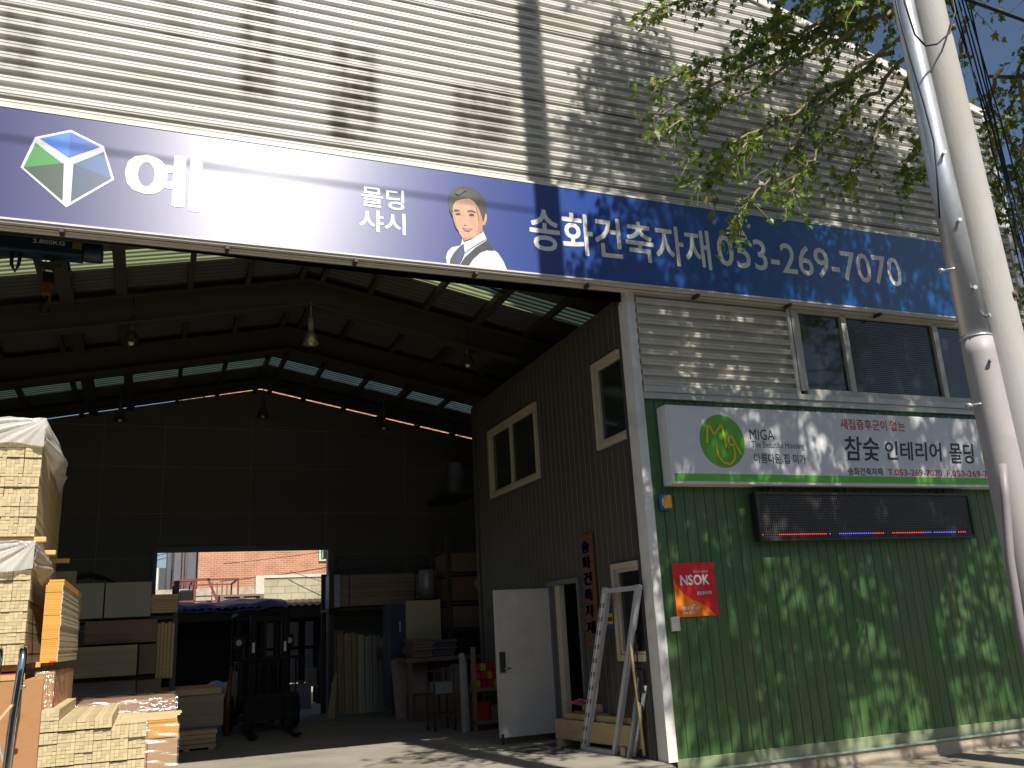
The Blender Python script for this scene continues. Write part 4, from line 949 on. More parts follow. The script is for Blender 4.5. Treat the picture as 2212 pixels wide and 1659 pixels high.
for i in range(7): m.box(1.48+.155*i,1.51+.155*i,7.52,7.55,.64,1.24)
m.box(1.46,2.46,7.52,7.55,1.20,1.25); m.build('load_backrest', m_fkm, FK)
for x in (1.62,2.30):
    m = M(); m.box(x-.06,x+.06,7.46,7.50,.05,.62); m.box(x-.06,x+.06,6.35,7.50,.035,.075); m.build('fork', m_fkm, FK, .004)
m = M(); m.box(1.48,2.42,8.3,9.6,1.98,2.04)
for x in (1.52,2.38): m.bar((x,8.15,1.2),(x,8.35,1.99),.06,.06); m.bar((x,9.6,1.0),(x,9.55,1.99),.06,.06)
m.build('overhead_guard', m_fkm, FK, .006)
for x in (1.49,2.37):
    m = M(); m.box(x-.075,x+.075,7.98,8.10,1.40,1.62); hl = m.build('headlight', m_fkm, FK, .012)
    m = M(); m.tube([(x,7.975,1.51),(x,7.99,1.51)],.052,14); m.build('lens', pmat('headlight_lens', (.75,.72,.66), .12, .4, .05), hl)
for x in (1.70,2.24):
    m = M(); m.box(x-.022,x+.022,7.573,7.579,1.33,1.50); m.build('reflector', pmat('silver_reflector', (.6,.58,.52), .3, .3, .1), FK)
for x in (1.36,2.50):
    m = M(); m.lathe((x,8.35,.31),[(0,-.10),(.20,-.10),(.29,-.085),(.31,-.05),(.31,.05),(.29,.085),(.20,.10),(0,.10)],24,'x'); m.build('front_wheel', m_rubber, FK)
for x in (1.60,2.30):
    m = M(); m.lathe((x,9.8,.22),[(0,-.08),(.18,-.08),(.22,-.05),(.22,.05),(.18,.08),(0,.08)],20,'x'); m.build('rear_wheel', m_rubber, FK)
m = M(); m.box(1.72,2.18,8.75,9.2,1.05,1.18); m.bar((1.74,9.2,1.12),(1.74,9.35,1.6),.1,.44); m.build('seat', m_rubber, FK, .02)
m = M(); m.lathe((1.95,8.55,1.38),[(.16,-.012),(.185,0),(.16,.012),(.15,0),(.16,-.012)],20); m.build('steering_wheel', m_black, FK)
m = M(); m.tube([(1.30,7.7,.0),(1.31,7.72,.62),(1.36,7.76,1.12)],[.055,.05,.03],10)
tag(m.build('leaning_pole', pmat('reddish_brown_pole', (.20,.06,.03), .5), None), 'reddish brown pole leaning at the left of the forklift', 'pole')

# right rear: mouldings, rolls, cabinet, boards
RR = thing('moulding_rack', 'dark steel rack in the right rear corner with mouldings standing below', 'rack', (4.5,10.2,0))
for x in (3.46,5.55):
    for y in (9.8,10.7): m = M(); m.box(x-.05,x+.05,y-.05,y+.05,0,2.85); m.build('post', m_steel, RR)
m = M(); m.box(3.4,5.6,9.75,10.75,2.03,2.09); m.bar((3.35,9.5,1.99),(3.6,9.76,2.06),.05,.04); m.build('shelf', m_steel, RR)
WBD = thing('wrapped_moulding_pack', 'long film wrapped pack of brown mouldings lying on the right rear rack', 'moulding pack', (4.5,10,2.1))
m = M()
for i in range(7):
    for k in range(2): m.box(3.66+ri.uniform(0,.02),5.46+ri.uniform(-.03,.03),9.8+.4*k,10.18+.4*k,2.13+.09*i,2.213+.09*i)
m.build('mouldings', pmat('orange_brown_moulding', (.40,.25,.10), .5, 0, .12, 5, (.3,1,6), island=.15), WBD)
m = M(); m.grid(lambda u, v: (3.62+1.86*u, 9.785+.006*math.sin(16*u+30*v), 2.12+.66*v), 40, 16); m.build('film', m_shiny, WBD)
m = M(); m.box(3.47,3.655,9.79,10.6,2.11,2.78); m.build('silver_end', pmat('crumpled_silver_film', (.36,.38,.46), .3, .3, .3, 14, (1,1,2), bump=.6, bscale=16), WBD, .01)
for x in (3.83,5.25): m = M(); m.box(x-.01,x+.01,9.775,9.785,2.11,2.79); m.build('strap', m_black, WBD)
cols = [(.36,.30,.25),(.42,.27,.13),(.46,.33,.18),(.46,.31,.17),(.56,.54,.36),(.42,.43,.32),(.38,.40,.31),(.36,.38,.30),(.40,.42,.34),(.34,.28,.22)]
mm_ = [pmat('moulding_finish_%s' % n, c, .35, 0, .08, 3, (6,1,.4)) for n, c in zip(('grey','chestnut','oak','maple','cream','sage','moss','olive','ash','walnut'), cols)]
names = ('greyish','chestnut','oak','maple coloured','glossy cream','sage','mossy','olive','ash coloured','walnut')
x = 3.52
for i in range(10):
    wd = .105+.02*(i % 3); m = M()
    for k in range(3): m.box(x+k*wd/3,x+(k+1)*wd/3-.006,9.92+.02*(k%2),9.97+.02*(k%2),.01,1.90+ri.uniform(-.03,.04))
    o = m.build('moulding_bundle', mm_[i], None); o.rotation_euler = (R_(-2),R_(.8*(i-4)*.4),0)
    tag(o, 'upright bundle of %s mouldings standing under the right rear rack' % names[i], 'moulding bundle', 'mouldings standing under the right rear rack'); x += wd+.012
m = M(); m.bar((4.46,9.2,.0),(4.78,9.75,1.68),.17,.06,(0,-1,0)); tag(m.build('moulding_bundle', pmat('silver_grey_moulding', (.30,.30,.31), .4, .1, .1, 5, (1,1,6)), None), 'silver grey bundle leaning diagonally before the upright mouldings', 'moulding bundle')
m = M(); m.bar((3.32,9.3,.0),(3.50,9.5,.82),.07,.03,(0,-1,0)); tag(m.build('slender_slat', m_wood, None), 'yellow slat leaning at the foot of the rack post', 'slat')
m = M(); m.bar((3.40,9.3,.0),(3.44,9.42,.66),.09,.02,(0,-1,0)); tag(m.build('slender_slat', pmat('dull_yellow_slat', (.40,.33,.14), .6), None), 'wider dull yellow slat behind the leaning one at the rack post', 'slat')
for i, (x, y, r) in enumerate(((5.22,8.75,.17),(5.52,8.95,.15))):
    RL_ = thing('insulation_roll', ('silver roll standing on the shelf beside the wrapped moulding pack','darker silver roll standing half hidden behind the first roll')[i], 'roll', (x,y,2.17), 'silver rolls on the shelf')
    m = M(); m.lathe((x,y,2.17),[(0,0),(r,0),(r,.57),(r-.01,.58),(.05,.58),(.045,.55)],24); m.build('sheet', pmat('silver_roll_sheet', (.27,.29,.29), .4, .35, .1, 6), RL_)
    m = M(); m.tube([(x,y,2.16),(x,y,2.82)],.05,12); m.build('core', m_fkm, RL_)
CB = thing('cabinet', 'dark blue cabinet with a cream side panel in the right rear', 'cabinet', (4.75,8.5,0))
m = M(); m.box(4.32,4.66,8.3,8.9,.2,2.08); m.build('body', pmat('dark_blue_paint', (.045,.05,.10), .4), CB, .004)
m = M(); m.box(4.50,4.53,8.285,8.30,1.55,1.75); m.build('handle', m_alu, CB)
block('board_sheet', 4.62,5.32,8.22,8.27,1.0,2.13, pmat('cream_yellow_sheet', (.46,.41,.25), .6, 0, .04, 3), 'cream yellow sheet standing beside the dark blue cabinet', 'board', None, None, .002)
m = M(); m.box(4.30,4.98,7.85,7.87,.0,1.07, Matrix.Translation((0,0,0)) @ Matrix.Translation((4.6,7.86,0)) @ Matrix.Rotation(R_(-5),4,'X') @ Matrix.Rotation(R_(-3.5),4,'Y') @ Matrix.Translation((-4.6,-7.86,0)))
tag(m.build('wide_board', pmat('mauve_brown_board', (.30,.225,.185), .6), None), 'wide mauve brown board leaning in front of the shelves', 'board')
TB = thing('work_table', 'low cluttered table piled with flat cartons before the right shelves', 'table', (5.0,7.6,0))
m = M(); m.box(4.35,6.4,7.2,8.1,1.0,1.08); m.build('table_top', m_dcart, TB, .004)
for x in (4.42,6.3):
    for y in (7.28,8.0): m = M(); m.box(x-.04,x+.04,y-.04,y+.04,0,1.0); m.build('leg', m_dcart, TB)
layered('carton_pile', 4.45,4.85,7.2,7.8,1.09,1.42, 6, m_dcart, 'pile of flattened cartons at the left of the cluttered table', 'carton pile', None, .05)
layered('carton_pile', 4.90,5.30,7.25,7.9,1.09,1.38, 5, pmat('bluish_grey_cartons', (.09,.09,.10), .6), 'bluish grey carton pile in the middle of the cluttered table', 'carton pile', None, .05)
layered('carton_pile', 5.35,6.1,7.3,7.95,1.09,1.37, 4, m_black, 'black heap at the right of the cluttered table', 'carton pile', None, .06)
block('carton', 4.5,4.95,7.3,7.9,.0,.42, m_dcart, 'dark carton under the left of the cluttered table', 'carton')
block('carton', 5.0,5.6,7.35,7.9,.0,.55, pmat('tan_old_carton', (.24,.17,.10), .7), 'tan carton under the middle of the cluttered table', 'carton')
block('carton', 5.05,5.5,7.4,7.9,.56,.88, m_dcart, 'small dark carton on the tan carton under the table', 'carton')
block('board_sheet', 4.98,5.25,6.6,6.64,.0,.95, pmat('dull_brown_sheet', (.20,.14,.10), .6), 'narrow dull brown sheet standing before the cluttered table', 'board', None, None, .002)
layered('plank_pile', 4.35,5.25,8.9,9.6,1.0,1.28, 5, m_dcart, 'dark plank pile behind the dark blue cabinet', 'plank pile', None, .04)
SH = thing('tall_shelves', 'tall dark shelves behind the office corner loaded with cartons', 'shelves', (6.2,8.2,0))
for x in (5.42,7.4):
    for y in (7.95,9.0): m = M(); m.box(x-.04,x+.04,y-.04,y+.04,0,3.4); m.build('post', m_steel, SH)
for z in (1.55,2.06,2.62): m = M(); m.box(5.4,7.4,7.9,9.0,z-.05,z); m.build('shelf', m_steel, SH)
block('carton', 5.45,7.2,7.95,8.9,2.64,3.02, m_dcart, 'topmost long carton on the tall dark shelves', 'carton')
CT = thing('labelled_carton', 'dark carton with an orange diamond label on the tall shelves', 'carton', (6.0,8.0,2.07))
m = M(); m.box(5.45,6.9,7.95,8.9,2.08,2.55); m.build('box', pmat('brown_stencilled_carton', (.16,.10,.06), .7, 0, .12, 4), CT, .006)
m = M(); m.add([(5.93,7.945,2.40),(6.08,7.945,2.20),(6.23,7.945,2.40),(6.08,7.945,2.60)],[(0,1,2,3)]); m.build('diamond_label', pmat('orange_label', (.75,.25,.02), .5), CT)
block('carton', 5.45,7.0,7.95,8.9,1.57,1.98, m_dcart, 'lower carton under the one with the orange label', 'carton')
PW = thing('wrapped_roll', 'shiny plastic wrapped roll high in the right rear corner', 'roll', (6.2,9.6,4.4))
m = M(); m.lathe((6.2,9.7,4.47),[(0,0),(.20,0),(.21,.3),(.19,.68),(.05,.70)],20); m.build('roll', pmat('grey_roll', (.10,.10,.10), .3), PW)
m = M(); m.lathe((6.2,9.7,4.45),[(.22,0),(.23,.3),(.205,.71)],20); m.build('film', m_shiny, PW)
m = M(); m.box(5.9,6.6,9.4,11,4.40,4.44); m.build('bracket', m_steel, PW)
# things by the office door
AP = M(); AP.bar((4.585,4.75,.0),(4.645,4.95,1.16),.075,.05,(0,-1,0)); AP.bar((4.66,4.80,.0),(4.70,4.98,1.10),.05,.04,(0,-1,0))
tag(AP.build('aluminium_profile', pmat('bright_aluminium', (.55,.56,.55), .3, .6, .1, 6), None), 'pair of bright aluminium profiles leaning left of the grey door', 'profile')
CA = thing('trolley', 'small wire trolley standing left of the aluminium profiles', 'trolley', (4.3,5.2,0))
m = M()
for x in (4.25,4.58):
    for y in (5.2,5.6): m.tube([(x,y,.06),(x,y,.95)],.012,8)
for z in (.25,.55,.9): m.box(4.25,4.58,5.2,5.6,z-.008,z+.008)
m.build('frame', m_steel, CA)
for x in (4.25,4.58):
    for y in (5.2,5.6): m = M(); m.lathe((x,y,.035),[(0,-.012),(.035,-.012),(.035,.012),(0,.012)],12,'x'); m.build('wheel', m_rubber, CA)
block('carton', 4.28,4.56,5.22,5.55,.56,.74, pmat('grey_small_box', (.2,.2,.19), .5), 'greyish box on the middle shelf of the wire trolley', 'carton')
SS = thing('low_shelf', 'low wooden shelf with red and yellow packets behind the grey door', 'shelves', (5.0,4.9,0))
for z in (.58,.10): m = M(); m.box(4.74,5.24,4.7,5.3,z,z+.05); m.build('shelf', m_dcart, SS)
for x in (4.77,5.21):
    m = M(); m.box(x-.03,x+.03,4.72,4.78,0,1.25); m.build('post', m_dcart, SS)
m_redp = pmat('red_packet', (.28,.02,.022), .5, 0, .25, 12); m_yel = pmat('yellow_packet', (.32,.24,.02), .5, 0, .2, 12)
rr_ = random.Random(8)
lab_r = ('red packet on the low shelf behind the grey door','yellow packet on the low shelf behind the grey door')
for i in range(12):
    k = 0 if i % 3 else 1; x = 4.78+.105*(i % 4); z = .63+.125*(i//4); 
    block('packet', x,x+.09,4.72+rr_.uniform(0,.03),4.95,z,z+.115, (m_redp,m_yel)[k], lab_r[k], 'packet', ('red packets on the low shelf','yellow packets on the low shelf')[k], None, .004)
block('carton', 4.80,5.02,4.74,5.1,.15,.42, m_redp, 'red carton on the bottom board of the low shelf', 'carton')
block('carton', 5.04,5.2,4.74,5.1,.15,.36, m_dcart, 'brown carton on the bottom board of the low shelf', 'carton')
# timber pile, window frame, mat, hand cart
yaw = R_(10.5); TC = (4.97,2.15,0)
TT = rotz(yaw, TC)
def tbar(x0,x1,y0,y1,z0,z1): m = M(); m.box(x0,x1,y0,y1,z0,z1,TT); return m
tp = [(4.97,5.15,.42,2.16,.10,.34,'broad pale beam at the bottom of the timber pile by the office wall'),(5.03,5.12,.35,2.0,.345,.415,'square beam lying on the broad beam of the timber pile'),(5.13,5.22,.30,1.95,.345,.43,'rear square beam lying on the broad beam of the timber pile'),(5.16,5.24,.45,1.8,.435,.53,'topmost beam of the timber pile against the office wall')]
for a in tp: tag(tbar(*a[:6]).build('timber_beam', m_wood, None, .006), a[6], 'beam', 'timber pile by the office wall')
for y in (2.0,.7): tag(tbar(4.93,5.2,y,y+.09,.0,.10).build('bearer', m_wood, None, .006), 'short block under the timber pile by the office wall', 'bearer', 'blocks under the timber pile')
RG = M(); RG.grid(lambda u, v: (5.02+.26*u, 1.55+.35*v, .535+.05*math.sin(3.1*u)*math.sin(3.1*v)+.015*math.sin(19*u+7*v)), 14, 12)
tag(RG.build('red_rag', pmat('red_white_rag', (.35,.06,.06), .9, 0, .4, 20, dirt=(.6,.55,.5), dscale=14), None), 'crumpled red and white rag on top of the timber pile', 'rag')
MT = M(); mpts = [(4.30,2.30),(5.05,2.42),(5.22,1.60),(4.80,1.42),(4.52,1.62)]
MT.add([(x,y,.012) for x,y in mpts]+[(x,y,.002) for x,y in mpts],[(0,1,2,3,4)[::-1]]+[(i,(i+1)%5,(i+1)%5+5,i+5) for i in range(5)])
tag(MT.build('floor_mat', pmat('dark_rubber_mat', (.055,.05,.045), .9, 0, .2, 20), None), 'dark rubber mat on the floor in front of the timber pile', 'mat')
WF = thing('loose_window_frame', 'tall white printed window frame leaning on the office wall beside the jamb', 'window frame', (5.2,1.1,0))
m_wf = pmat('protective_film_white', (.42,.43,.47), .35, 0, .06, 6)
def WFp(u, v, o=0): # u along y (0 near left), v up ; leaning to the wall
    a = Vector((5.07,1.60,0)); b = Vector((5.19,.90,0)); d = (b-a).normalized(); up = Vector((.055,-.82,1.90)).normalized()
    return a + d*u + up*v + d.cross(up)*o
H_, W_ = 2.08, .71
m = M()
nrm = (Vector((5.19,.90,0))-Vector((5.07,1.60,0))).normalized().cross(Vector((.055,-.82,1.90)).normalized())
for a, b in (((.055,0),(.055,H_)),((W_-.045,0),(W_-.045,H_))): m.bar(WFp(*a),WFp(*b),.105 if a[0] < .1 else .055,.07,nrm)
for v in (.03,H_-.03): m.bar(WFp(.105,v),WFp(W_-.07,v),.055,.07,nrm)
m.build('frame', m_wf, WF, .004)
m = M()
rs = random.Random(2)
for k in range(11):
    v = .12+.175*k
    for q in range(2):
        p = WFp(.028+.055*q+rs.uniform(-.006,.006), v, 0); n2 = (nrm if nrm.y < 0 else -nrm).normalized()
        c = p+n2*.038; up = Vector((.055,-.82,1.90)).normalized(); d = (Vector((5.19,.90,0))-Vector((5.07,1.60,0))).normalized()
        w2, h2 = .015, .030
        m.add([c-d*w2-up*h2, c+d*w2-up*h2, c+d*w2+up*h2, c-d*w2+up*h2],[(0,1,2,3)])
tag(m.build('printed_marks', pmat('dark_print', (.10,.10,.11), .6), WF), kind='stuff')
m = M(); n2 = (nrm if nrm.y < 0 else -nrm).normalized(); m.bar(WFp(.055,.05)+n2*.037,WFp(.055,H_-.06)+n2*.037,.014,.004,nrm); m.build('bead', m_white, WF)
m = M(); m.bar((5.20,.62,.0),(5.27,.30,.95),.06,.03,(0,-1,0)); m.tube([(5.23,.55,.02),(5.29,.26,.80)],.025,10)
tag(m.build('steel_profile', pmat('blue_white_profile', (.45,.48,.52), .3, .4, .08), None), 'short shiny profile leaning between window frame and door jamb', 'profile')
HC = thing('hand_cart', 'upright hand cart with a curved pale wooden handle tucked behind the door jamb', 'hand cart', (5.25,.3,0))
m = M(); m.tube([(5.24,.34,.05),(5.235,.36,.5),(5.215,.38,1.0),(5.205,.38,1.25),(5.215,.36,1.42),(5.245,.34,1.53),(5.28,.33,1.56)],.017,10); m.build('handle', m_wood, HC)
m = M(); m.tube([(5.27,.33,.05),(5.255,.33,1.0),(5.25,.33,1.3),(5.27,.32,1.46)],.011,8)
for z in (.25,.62,.98,1.22): m.tube([(5.235,.36,z),(5.28,.33,z)],.009,6)
m.build('frame', m_fkm, HC); m = M(); m.box(5.235,5.285,.26,.34,.72,.96); m.build('black_box', m_black, HC, .006)
# wooden name board, sticker
WS = thing('wooden_sign', 'brown vertical wooden name board with blue letters on the office wall', 'sign', (5.28,1.45,1.2))
m = M(); m.box(XW-.032,XW-.008,1.29,1.66,1.22,2.66); m.build('board', pmat('varnished_brown_wood', (.12,.042,.015), .5, 0, .2, 5, (1,6,.6), bump=.1, bscale=20), WS, .008)
m_bl = pmat('blue_sign_paint', (.02,.06,.24), .5, 0, .1)
for i, ch in enumerate('송화건축자재'):
    z1 = 2.58-.205*i; o = text(ch, (0,1,0,1), 0, m_bl, WS, .07)
    me = o.data
    off = Vector((5.28,1.45,1.2))
    for v in me.vertices:
        wv = v.co + off; u, q = wv.x, wv.z
        v.co = Vector((XW-.036, 1.635-u*.27, z1-.18+q*.175)) - off
o = text('건축자재', (0,1,0,1), 0, m_nw, WS, .03)
off = Vector((5.28,1.45,1.2))
for v in o.data.vertices:
    wv = v.co+off; v.co = Vector((XW-.036, 1.60-wv.x*.22, 1.30+wv.z*.055)) - off
NS = thing('door_sticker', 'small yellow and blue guard sticker on the office wall right of the wooden board', 'sticker', (5.29,1.02,1.5))
m = M(); m.box(XW-.010,XW-.007,.93,1.11,1.43,1.68); m.build('sheet', pmat('yellow_sticker', (.62,.50,.05), .5), NS)
m = M(); m.box(XW-.012,XW-.0105,.93,1.11,1.62,1.68); m.box(XW-.012,XW-.0105,.93,1.11,1.43,1.49); m.build('blue_band', pmat('blue_sticker_ink', (.05,.07,.30), .5), NS)
o = text('NSOK', (0,1,0,1), 0, m_black, NS, .06); off = Vector((5.29,1.02,1.5))
for v in o.data.vertices:
    wv = v.co+off; v.co = Vector((XW-.012, 1.09-wv.x*.15, 1.525+wv.z*.055)) - off
# lamps and hoist under the roof
def lamp(x, y, z, label, mat_r):
    L_ = thing('pendant_lamp', label, 'lamp', (x,y,z), 'pendant lamps under the roof')
    m = M(); m.lathe((x,y,z),[(.125,0),(.122,.02),(.07,.17),(.045,.20)],24); m.build('reflector', mat_r, L_)
    m = M(); m.tube([(x,y,z+.20),(x,y,z+.42)],.042,14); m.tube([(x,y,z+.42),(x,y,z+.70)],.012,8); m.build('housing', pmat('grey_lamp_housing', (.25,.26,.26), .5, .2), L_) if 'nearest' in label else m.build('housing', m_steel, L_)
    m = M(); m.lathe((x,y,z+.02),[(0,-.035),(.028,-.03),(.04,0),(.03,.05),(.015,.09)],14); m.build('bulb', pmat('pearl_bulb', (.80,.78,.74), .2), L_)
m_refl = pmat('dull_brass_reflector', (.42,.36,.26), .3, .7, .1, 5); m_refd = pmat('dark_reflector', (.035,.033,.03), .5, .2, .1, 5)
for x, y, z, l, mm in ((2.08,4.02,5.88,'nearest pendant lamp with a bright brass reflector under the ridge',m_refl),(-.46,4.1,5.72,'left pendant lamp with a dark reflector under the near rafter',m_refd),(4.65,4.1,5.70,'right pendant lamp with a dark reflector under the near rafter',m_refd),(-.75,9.3,5.80,'small far pendant lamp at the left of the rear wall',m_refd),(1.95,9.3,5.98,'small far pendant lamp below the rear end of the ridge',m_refd),(4.5,9.3,5.82,'small far pendant lamp at the right of the rear wall',m_refd)): lamp(x,y,z,l,mm)
HO = thing('chain_hoist', 'blue electric hoist with an orange hook block hanging behind the left of the blue sign', 'hoist', (-1.3,1.5,6.0))
m_hb = pmat('dark_blue_hoist_paint', (.010,.028,.05), .5, 0, .12, 6)
m = M(); m.box(-1.95,-.95,1.5,1.75,5.93,6.25); m.tube([(-.95,1.62,6.03),(-.74,1.62,6.03)],.12,18); m.build('body', m_hb, HO, .02)
text('정격하중', (-1.46,-1.14,6.10,6.155), 1.493, m_nw, HO, .01); text('2.800KG', (-1.47,-1.14,6.035,6.085), 1.493, m_nw, HO, .02)
m = M(); m.box(-1.06,-.96,1.49,1.50,6.01,6.09); m.build('maker_plate', pmat('yellow_plate', (.22,.14,.03), .5), HO)
for x in (-1.33,-1.25): m = M(); m.tube([(x,1.6,5.93),(x,1.6,5.60)],.007,6); m.build('chain', m_steel, HO)
m = M(); m.box(-1.40,-1.16,1.55,1.65,5.78,5.84); m.build('spreader', m_steel, HO); m = M(); m.box(-1.345,-1.235,1.54,1.66,5.60,5.72); m.build('block_top', m_fkm, HO, .015)
m = M(); m.box(-1.335,-1.245,1.54,1.66,5.44,5.60); m.build('hook_block', pmat('orange_hook_paint', (.13,.04,.008), .6, 0, .15, 8), HO, .015)
m = M(); m.tube([(-1.29,1.6,5.44),(-1.29,1.6,5.38),(-1.33,1.6,5.33),(-1.345,1.6,5.28),(-1.32,1.6,5.23),(-1.27,1.6,5.23),(-1.25,1.6,5.28)],.018,8); m.build('hook', m_fkm, HO)
m = M(); m.tube([(-1.68,1.58,5.93),(-1.67,1.58,5.78),(-1.63,1.58,5.70),(-1.60,1.58,5.78),(-1.59,1.58,5.93)],.02,8); m.build('chain_bag', m_steel, HO)
m = M(); m.box(-1.40,-1.22,.3,10.8,6.24,6.27); m.box(-1.32,-1.30,.3,10.8,6.27,6.42); m.box(-1.40,-1.22,.3,10.8,6.42,6.45)
tag(m.build('hoist_beam', m_steel, None), 'brown steel beam that carries the blue hoist along the roof', 'beam')
for a, b, s, l in (((.1,1.9,6.52),(.75,1.9,6.62),.12,'black cable sagging under the left roof light behind the sign'),((3.2,2.3,6.72),(4.0,2.3,6.5),.10,'black cable sagging under the right roof light left of the thick rafter line'),((4.1,2.3,6.6),(4.7,2.4,6.35),.07,'short black cable sagging under the right roof light near the wall')): cable(sag(a,b,s), .014, l, 'roof_cable')
# ------------------------------------------------------------------ the yard seen through the rear opening
m_brick = brick_mat('orange_brick', (.50,.21,.115), (.42,.165,.085), (.52,.36,.26), .22, .075, .012)
m_block = brick_mat('cream_block', (.46,.42,.29), (.42,.38,.26), (.30,.27,.19), .42, .21, .014)
BB = thing('brick_building', 'orange brick building in full sun behind the yard', 'building', (6,26,0))
m = M(); m.box(1.53,14,26,36,-.3,12); m.build('wall', m_brick, BB)
f = M(); f.box(5.93,7.2,25.93,26.02,4.40,6.0); wfr = f.build('window', pmat('mint_window_frame', (.45,.60,.45), .5), BB)
p = M(); p.box(6.02,7.1,25.91,25.928,4.49,5.9); p.build('pane', m_dglass, wfr)
f = M()
for i in range(6): f.box(6.06+.16*i,6.08+.16*i,25.89,25.905,4.49,5.9)
f.build('bars', m_white, wfr)
m = M(); m.box(1.5,14,25.9,26,-.3,3.45); m.build('plinth', m_conc, BB)
GB = thing('grey_building', 'narrow grey clad building left of the brick one', 'building', (1.2,27,0))
m = M(); m.box(.72,1.52,26.4,34,-.3,12); m.build('wall', pmat('grey_cladding', (.13,.125,.14), .6, 0, .1, 2), GB)
m = M(); m.tube([(1.12,26.3,-.3),(1.12,26.3,12)],.045,10); m.build('drain_pipe', pmat('brownish_pipe', (.20,.15,.13), .5), GB)
m = M(); m.tube([(.98,26.3,-.3),(.98,26.3,12)],.015,8); m.build('cable', m_steel, GB)
BW = thing('block_wall', 'cream block wall with a whitewashed edge in the yard behind the opening', 'wall', (4.5,20,0))
m = M(); m.box(3.24,9,20.0,20.2,-.3,3.42); m.build('blocks', m_block, BW)
m = M(); m.box(2.98,3.24,19.97,20.22,-.3,3.50); m.box(3.24,9,19.97,20.22,3.42,3.51); m.build('rendered_edge', pmat('whitewash', (.62,.58,.48), .8, 0, .15, 5), BW)
CWL = thing('concrete_wall', 'low pale concrete wall left of the block wall in the yard', 'wall', (1.4,21,0))
m = M(); m.box(-2,2.97,21,21.2,-.3,3.0); m.build('wall', pmat('pale_render', (.44,.40,.32), .85, 0, .2, 4), CWL); m = M(); m.box(-2,2.98,20.97,21.23,3.0,3.22); m.build('coping', m_conc, CWL)
m = M(); m.box(-.3,.62,30,36,-.3,4.6); tag(m.build('white_house', m_white, None), 'small white house glimpsed at the left edge of the rear opening', 'house')
YP = thing('yard_utility_pole', 'grey utility pole against the sky in the rear opening', 'pole', (.46,22,0))
m = M(); m.tube([(.46,22,-.3),(.47,22,10)],[.09,.075],14); m.build('shaft', pmat('grey_pole_concrete', (.14,.14,.16), .7), YP)
for z in (3.3,3.5,3.75,4.0,4.25): m = M(); m.box(.50,.62,21.98,22.0,z,z+.015); m.build('step_bolt', m_steel, YP)
for z, s in ((4.35,.1),(4.48,.15),(4.22,.12)): cable(sag((-1.2,21.9,z),(.46,22,z+.1),s), .012, 'thin cable running to the grey pole in the rear opening', 'yard_cable', 'cables at the yard pole')
cable(sag((2.4,25.5,4.35),(9,25.5,5.2),.1), .012, 'thin cable slanting across the brick building', 'yard_cable'); cable(sag((4.0,19.8,3.6),(5.6,19.6,3.05),.02), .010, 'thin cable crossing the block wall', 'yard_cable')
m_redst = pmat('red_oxide_steel', (.20,.065,.055), .6, .1, .2, 6)
RF = thing('steel_frame_stack', 'stack of red oxide steel frames above the blue tarpaulin in the yard', 'steel frame', (1.2,16.5,2.6))
m = M()
def fr4(x0,x1,y0,y1,z0,z1):
    for a, b in (((x0,y0,z0),(x1,y0,z0)),((x0,y0,z1),(x1,y0,z1)),((x0,y1,z1),(x1,y1,z1)),((x0,y0,z0),(x0,y0,z1)),((x1,y0,z0),(x1,y0,z1)),((x0,y1,z0),(x0,y1,z1)),((x1,y1,z0),(x1,y1,z1)),((x0,y0,z1),(x0,y1,z1)),((x1,y0,z1),(x1,y1,z1))): m.bar(a,b,.045,.045)
fr4(.55,1.05,16,17.2,2.62,3.14); fr4(1.0,2.15,16.3,18.5,2.62,3.18); m.bar((.48,16,3.0),(.62,16,3.16),.05,.05); m.bar((1.36,16,3.18),(1.60,16,2.62),.06,.06); m.bar((.62,16,3.16),(1.40,16,3.17),.06,.06)
for i in range(5): m.bar((1.55+.15*i,17.4+.25*i,2.62),(1.55+.15*i,17.4+.25*i,3.18),.03,.03)
m.build('bars', m_redst, RF); m = M(); m.box(.68,1.02,16.1,17,2.62,2.92); m.build('dark_drum', m_fkm, RF, .03)
PL = thing('wooden_pallet', 'brown wooden pallet lying on the shed roof beside the red frames', 'pallet', (2.2,15.8,2.6))
m = M(); m.box(1.65,2.75,15.6,16.6,2.68,2.73,); 
m.build('deck', m_mdfd, PL); 
for x in (1.65,2.14,2.65): m = M(); m.box(x,x+.10,15.6,16.6,2.58,2.68); m.build('block', m_mdfd, PL)
SD = thing('yard_shed', 'low open shed with corrugated roof just outside the rear opening', 'shed', (2.5,14,0))
m = M(); n = 60
for i in range(n): pass
vs = []; fs = []
for i in range(n+1):
    x = -.2+5.4*i/n; dz = .022*math.cos(2*math.pi*x/.18*1.0)
    vs += [(x,12.9,2.30+dz),(x,17.0,2.60+dz)]
nn = 180; vs = []
for i in range(nn+1):
    x = -.2+5.4*i/nn; dz = .022*math.cos(2*math.pi*x/.18); vs += [(x,12.9,2.30+dz),(x,17.0,2.60+dz)]
for i in range(nn): fs.append((2*i,2*i+2,2*i+3,2*i+1))
m.add(vs,fs,True); m.build('roof', pmat('dark_brown_roofing', (.07,.05,.045), .7, 0, .2, 5), SD)
m = M(); m.box(-.2,5.2,13.0,13.06,2.02,2.26); m.build('fascia', m_steel, SD)
for x in (-.1,2.5,5.1): m = M(); m.box(x-.05,x+.05,13.0,13.1,0,2.25); m.build('post', m_steel, SD)
m_tl = pmat('bluish_translucent_pane', (.20,.22,.27), .5, 0, .1, 3, trans=.85)
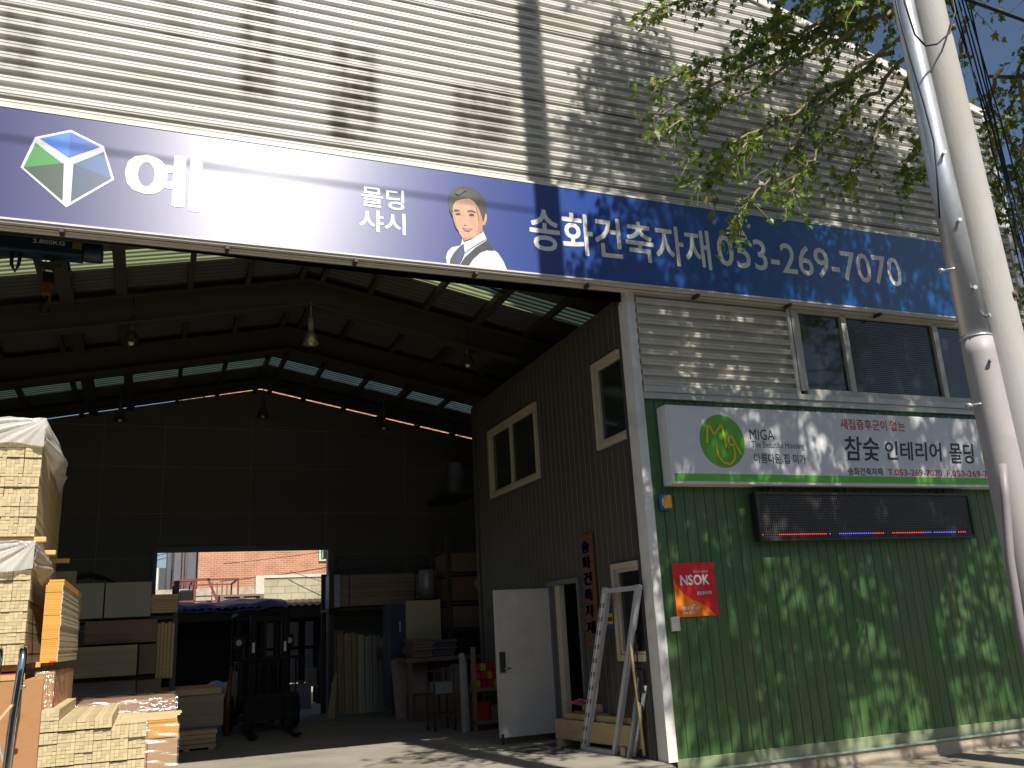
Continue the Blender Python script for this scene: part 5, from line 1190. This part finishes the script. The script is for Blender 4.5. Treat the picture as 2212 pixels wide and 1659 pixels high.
m = M(); m.box(-.2,2.62,14.5,14.54,0,2.4); m.box(2.62,5.2,14.5,14.54,1.95,2.4); m.box(2.95,3.2,14.5,14.54,0,1.95); m.box(3.5,3.66,14.5,14.54,0,1.95); m.box(3.87,5.2,14.5,14.54,0,1.95); m.box(2.62,3.87,14.49,14.5,1.28,1.36); m.build('rear_wall', m_fkm, SD)
for a, b in ((2.62,2.95),(3.2,3.5),(3.66,3.87)): m = M(); m.box(a,b,14.52,14.525,0.5,1.95); m.build('pane', m_tl, SD)
TA = M(); TA.grid(lambda u, v: (.45+2.55*u, 12.84+2.6*v, 2.36+.20*v+.05*u+.03*math.sin(9*u+2*v)-(.16*(1-v*9) if v < .11 else 0)+.02*math.sin(23*u+7*v)), 60, 20)
tag(TA.build('tarpaulin', pmat('dark_blue_tarpaulin', (.012,.018,.085), .55, 0, .15, 5), None), 'dark blue tarpaulin draped over the edge of the shed roof', 'tarpaulin')
block('square_board', 3.58,4.12,13.9,13.93,.40,.84, pmat('pale_mauve_panel', (.40,.38,.38), .6), 'pale square panel leaning in the shed right of the forklift', 'panel')
PM = thing('shed_bundle', 'glossy black wrapped bundle at the right of the shed', 'bundle', (4.0,13.9,0))
m = M(); m.tube([(4.0,13.9,.0),(4.0,13.9,1.85)],[.14,.15],14); m.build('bundle', pmat('black_film', (.02,.02,.02), .15, 0, .2, 10, bump=.9, bscale=9, bstretch=(1,1,4)), PM)
m = M(); m.grid(lambda u, v: (1.0+1.0*u, 12.0+.8*v, .35+.38*math.sin(math.pi*u)**.6*math.sin(math.pi*v)**.5+.03*math.sin(14*u+6*v)), 24, 14)
tag(m.build('heaped_sheet', pmat('whitish_sheet', (.42,.42,.42), .7, 0, .1, 5), None), 'whitish plastic sheet heaped on the ground left behind the forklift', 'plastic sheet')
FG = thing('folded_gate', 'pale metal grille frames standing low behind the forklift at the right', 'grille', (3.2,12.2,0))
m = M()
for x in (2.75,3.05,3.4): m.bar((x,12.2,0),(x,12.2,.62),.03,.03)
for z in (.08,.34,.60): m.bar((2.7,12.2,z),(3.45,12.2,z),.03,.03)
m.build('bars', pmat('pale_painted_bars', (.34,.33,.35), .5), FG)
m = M(); m.box(2.7,3.5,12.5,12.55,0,.55); tag(m.build('pale_sheet', pmat('pale_lilac_sheet', (.30,.29,.32), .6), None), 'pale lilac sheet standing behind the low grille', 'sheet')
# street side: buildings opposite for the reflections and the bounced light
OB2 = thing('opposite_building', 'plain beige building across the street behind the viewer', 'building', (0,-30,0))
m = M(); m.box(-30,40,-34,-26,-.33,7.5); m.build('wall', pmat('beige_render', (.20,.18,.15), .8, 0, .1, .6), OB2)
m = M()
for i in range(12):
    for k in range(2): m.box(-28+5.6*i,-25+5.6*i,-26.02,-25.98,1+3.2*k,2.6+3.2*k)
m.build('windows', m_dglass, OB2)
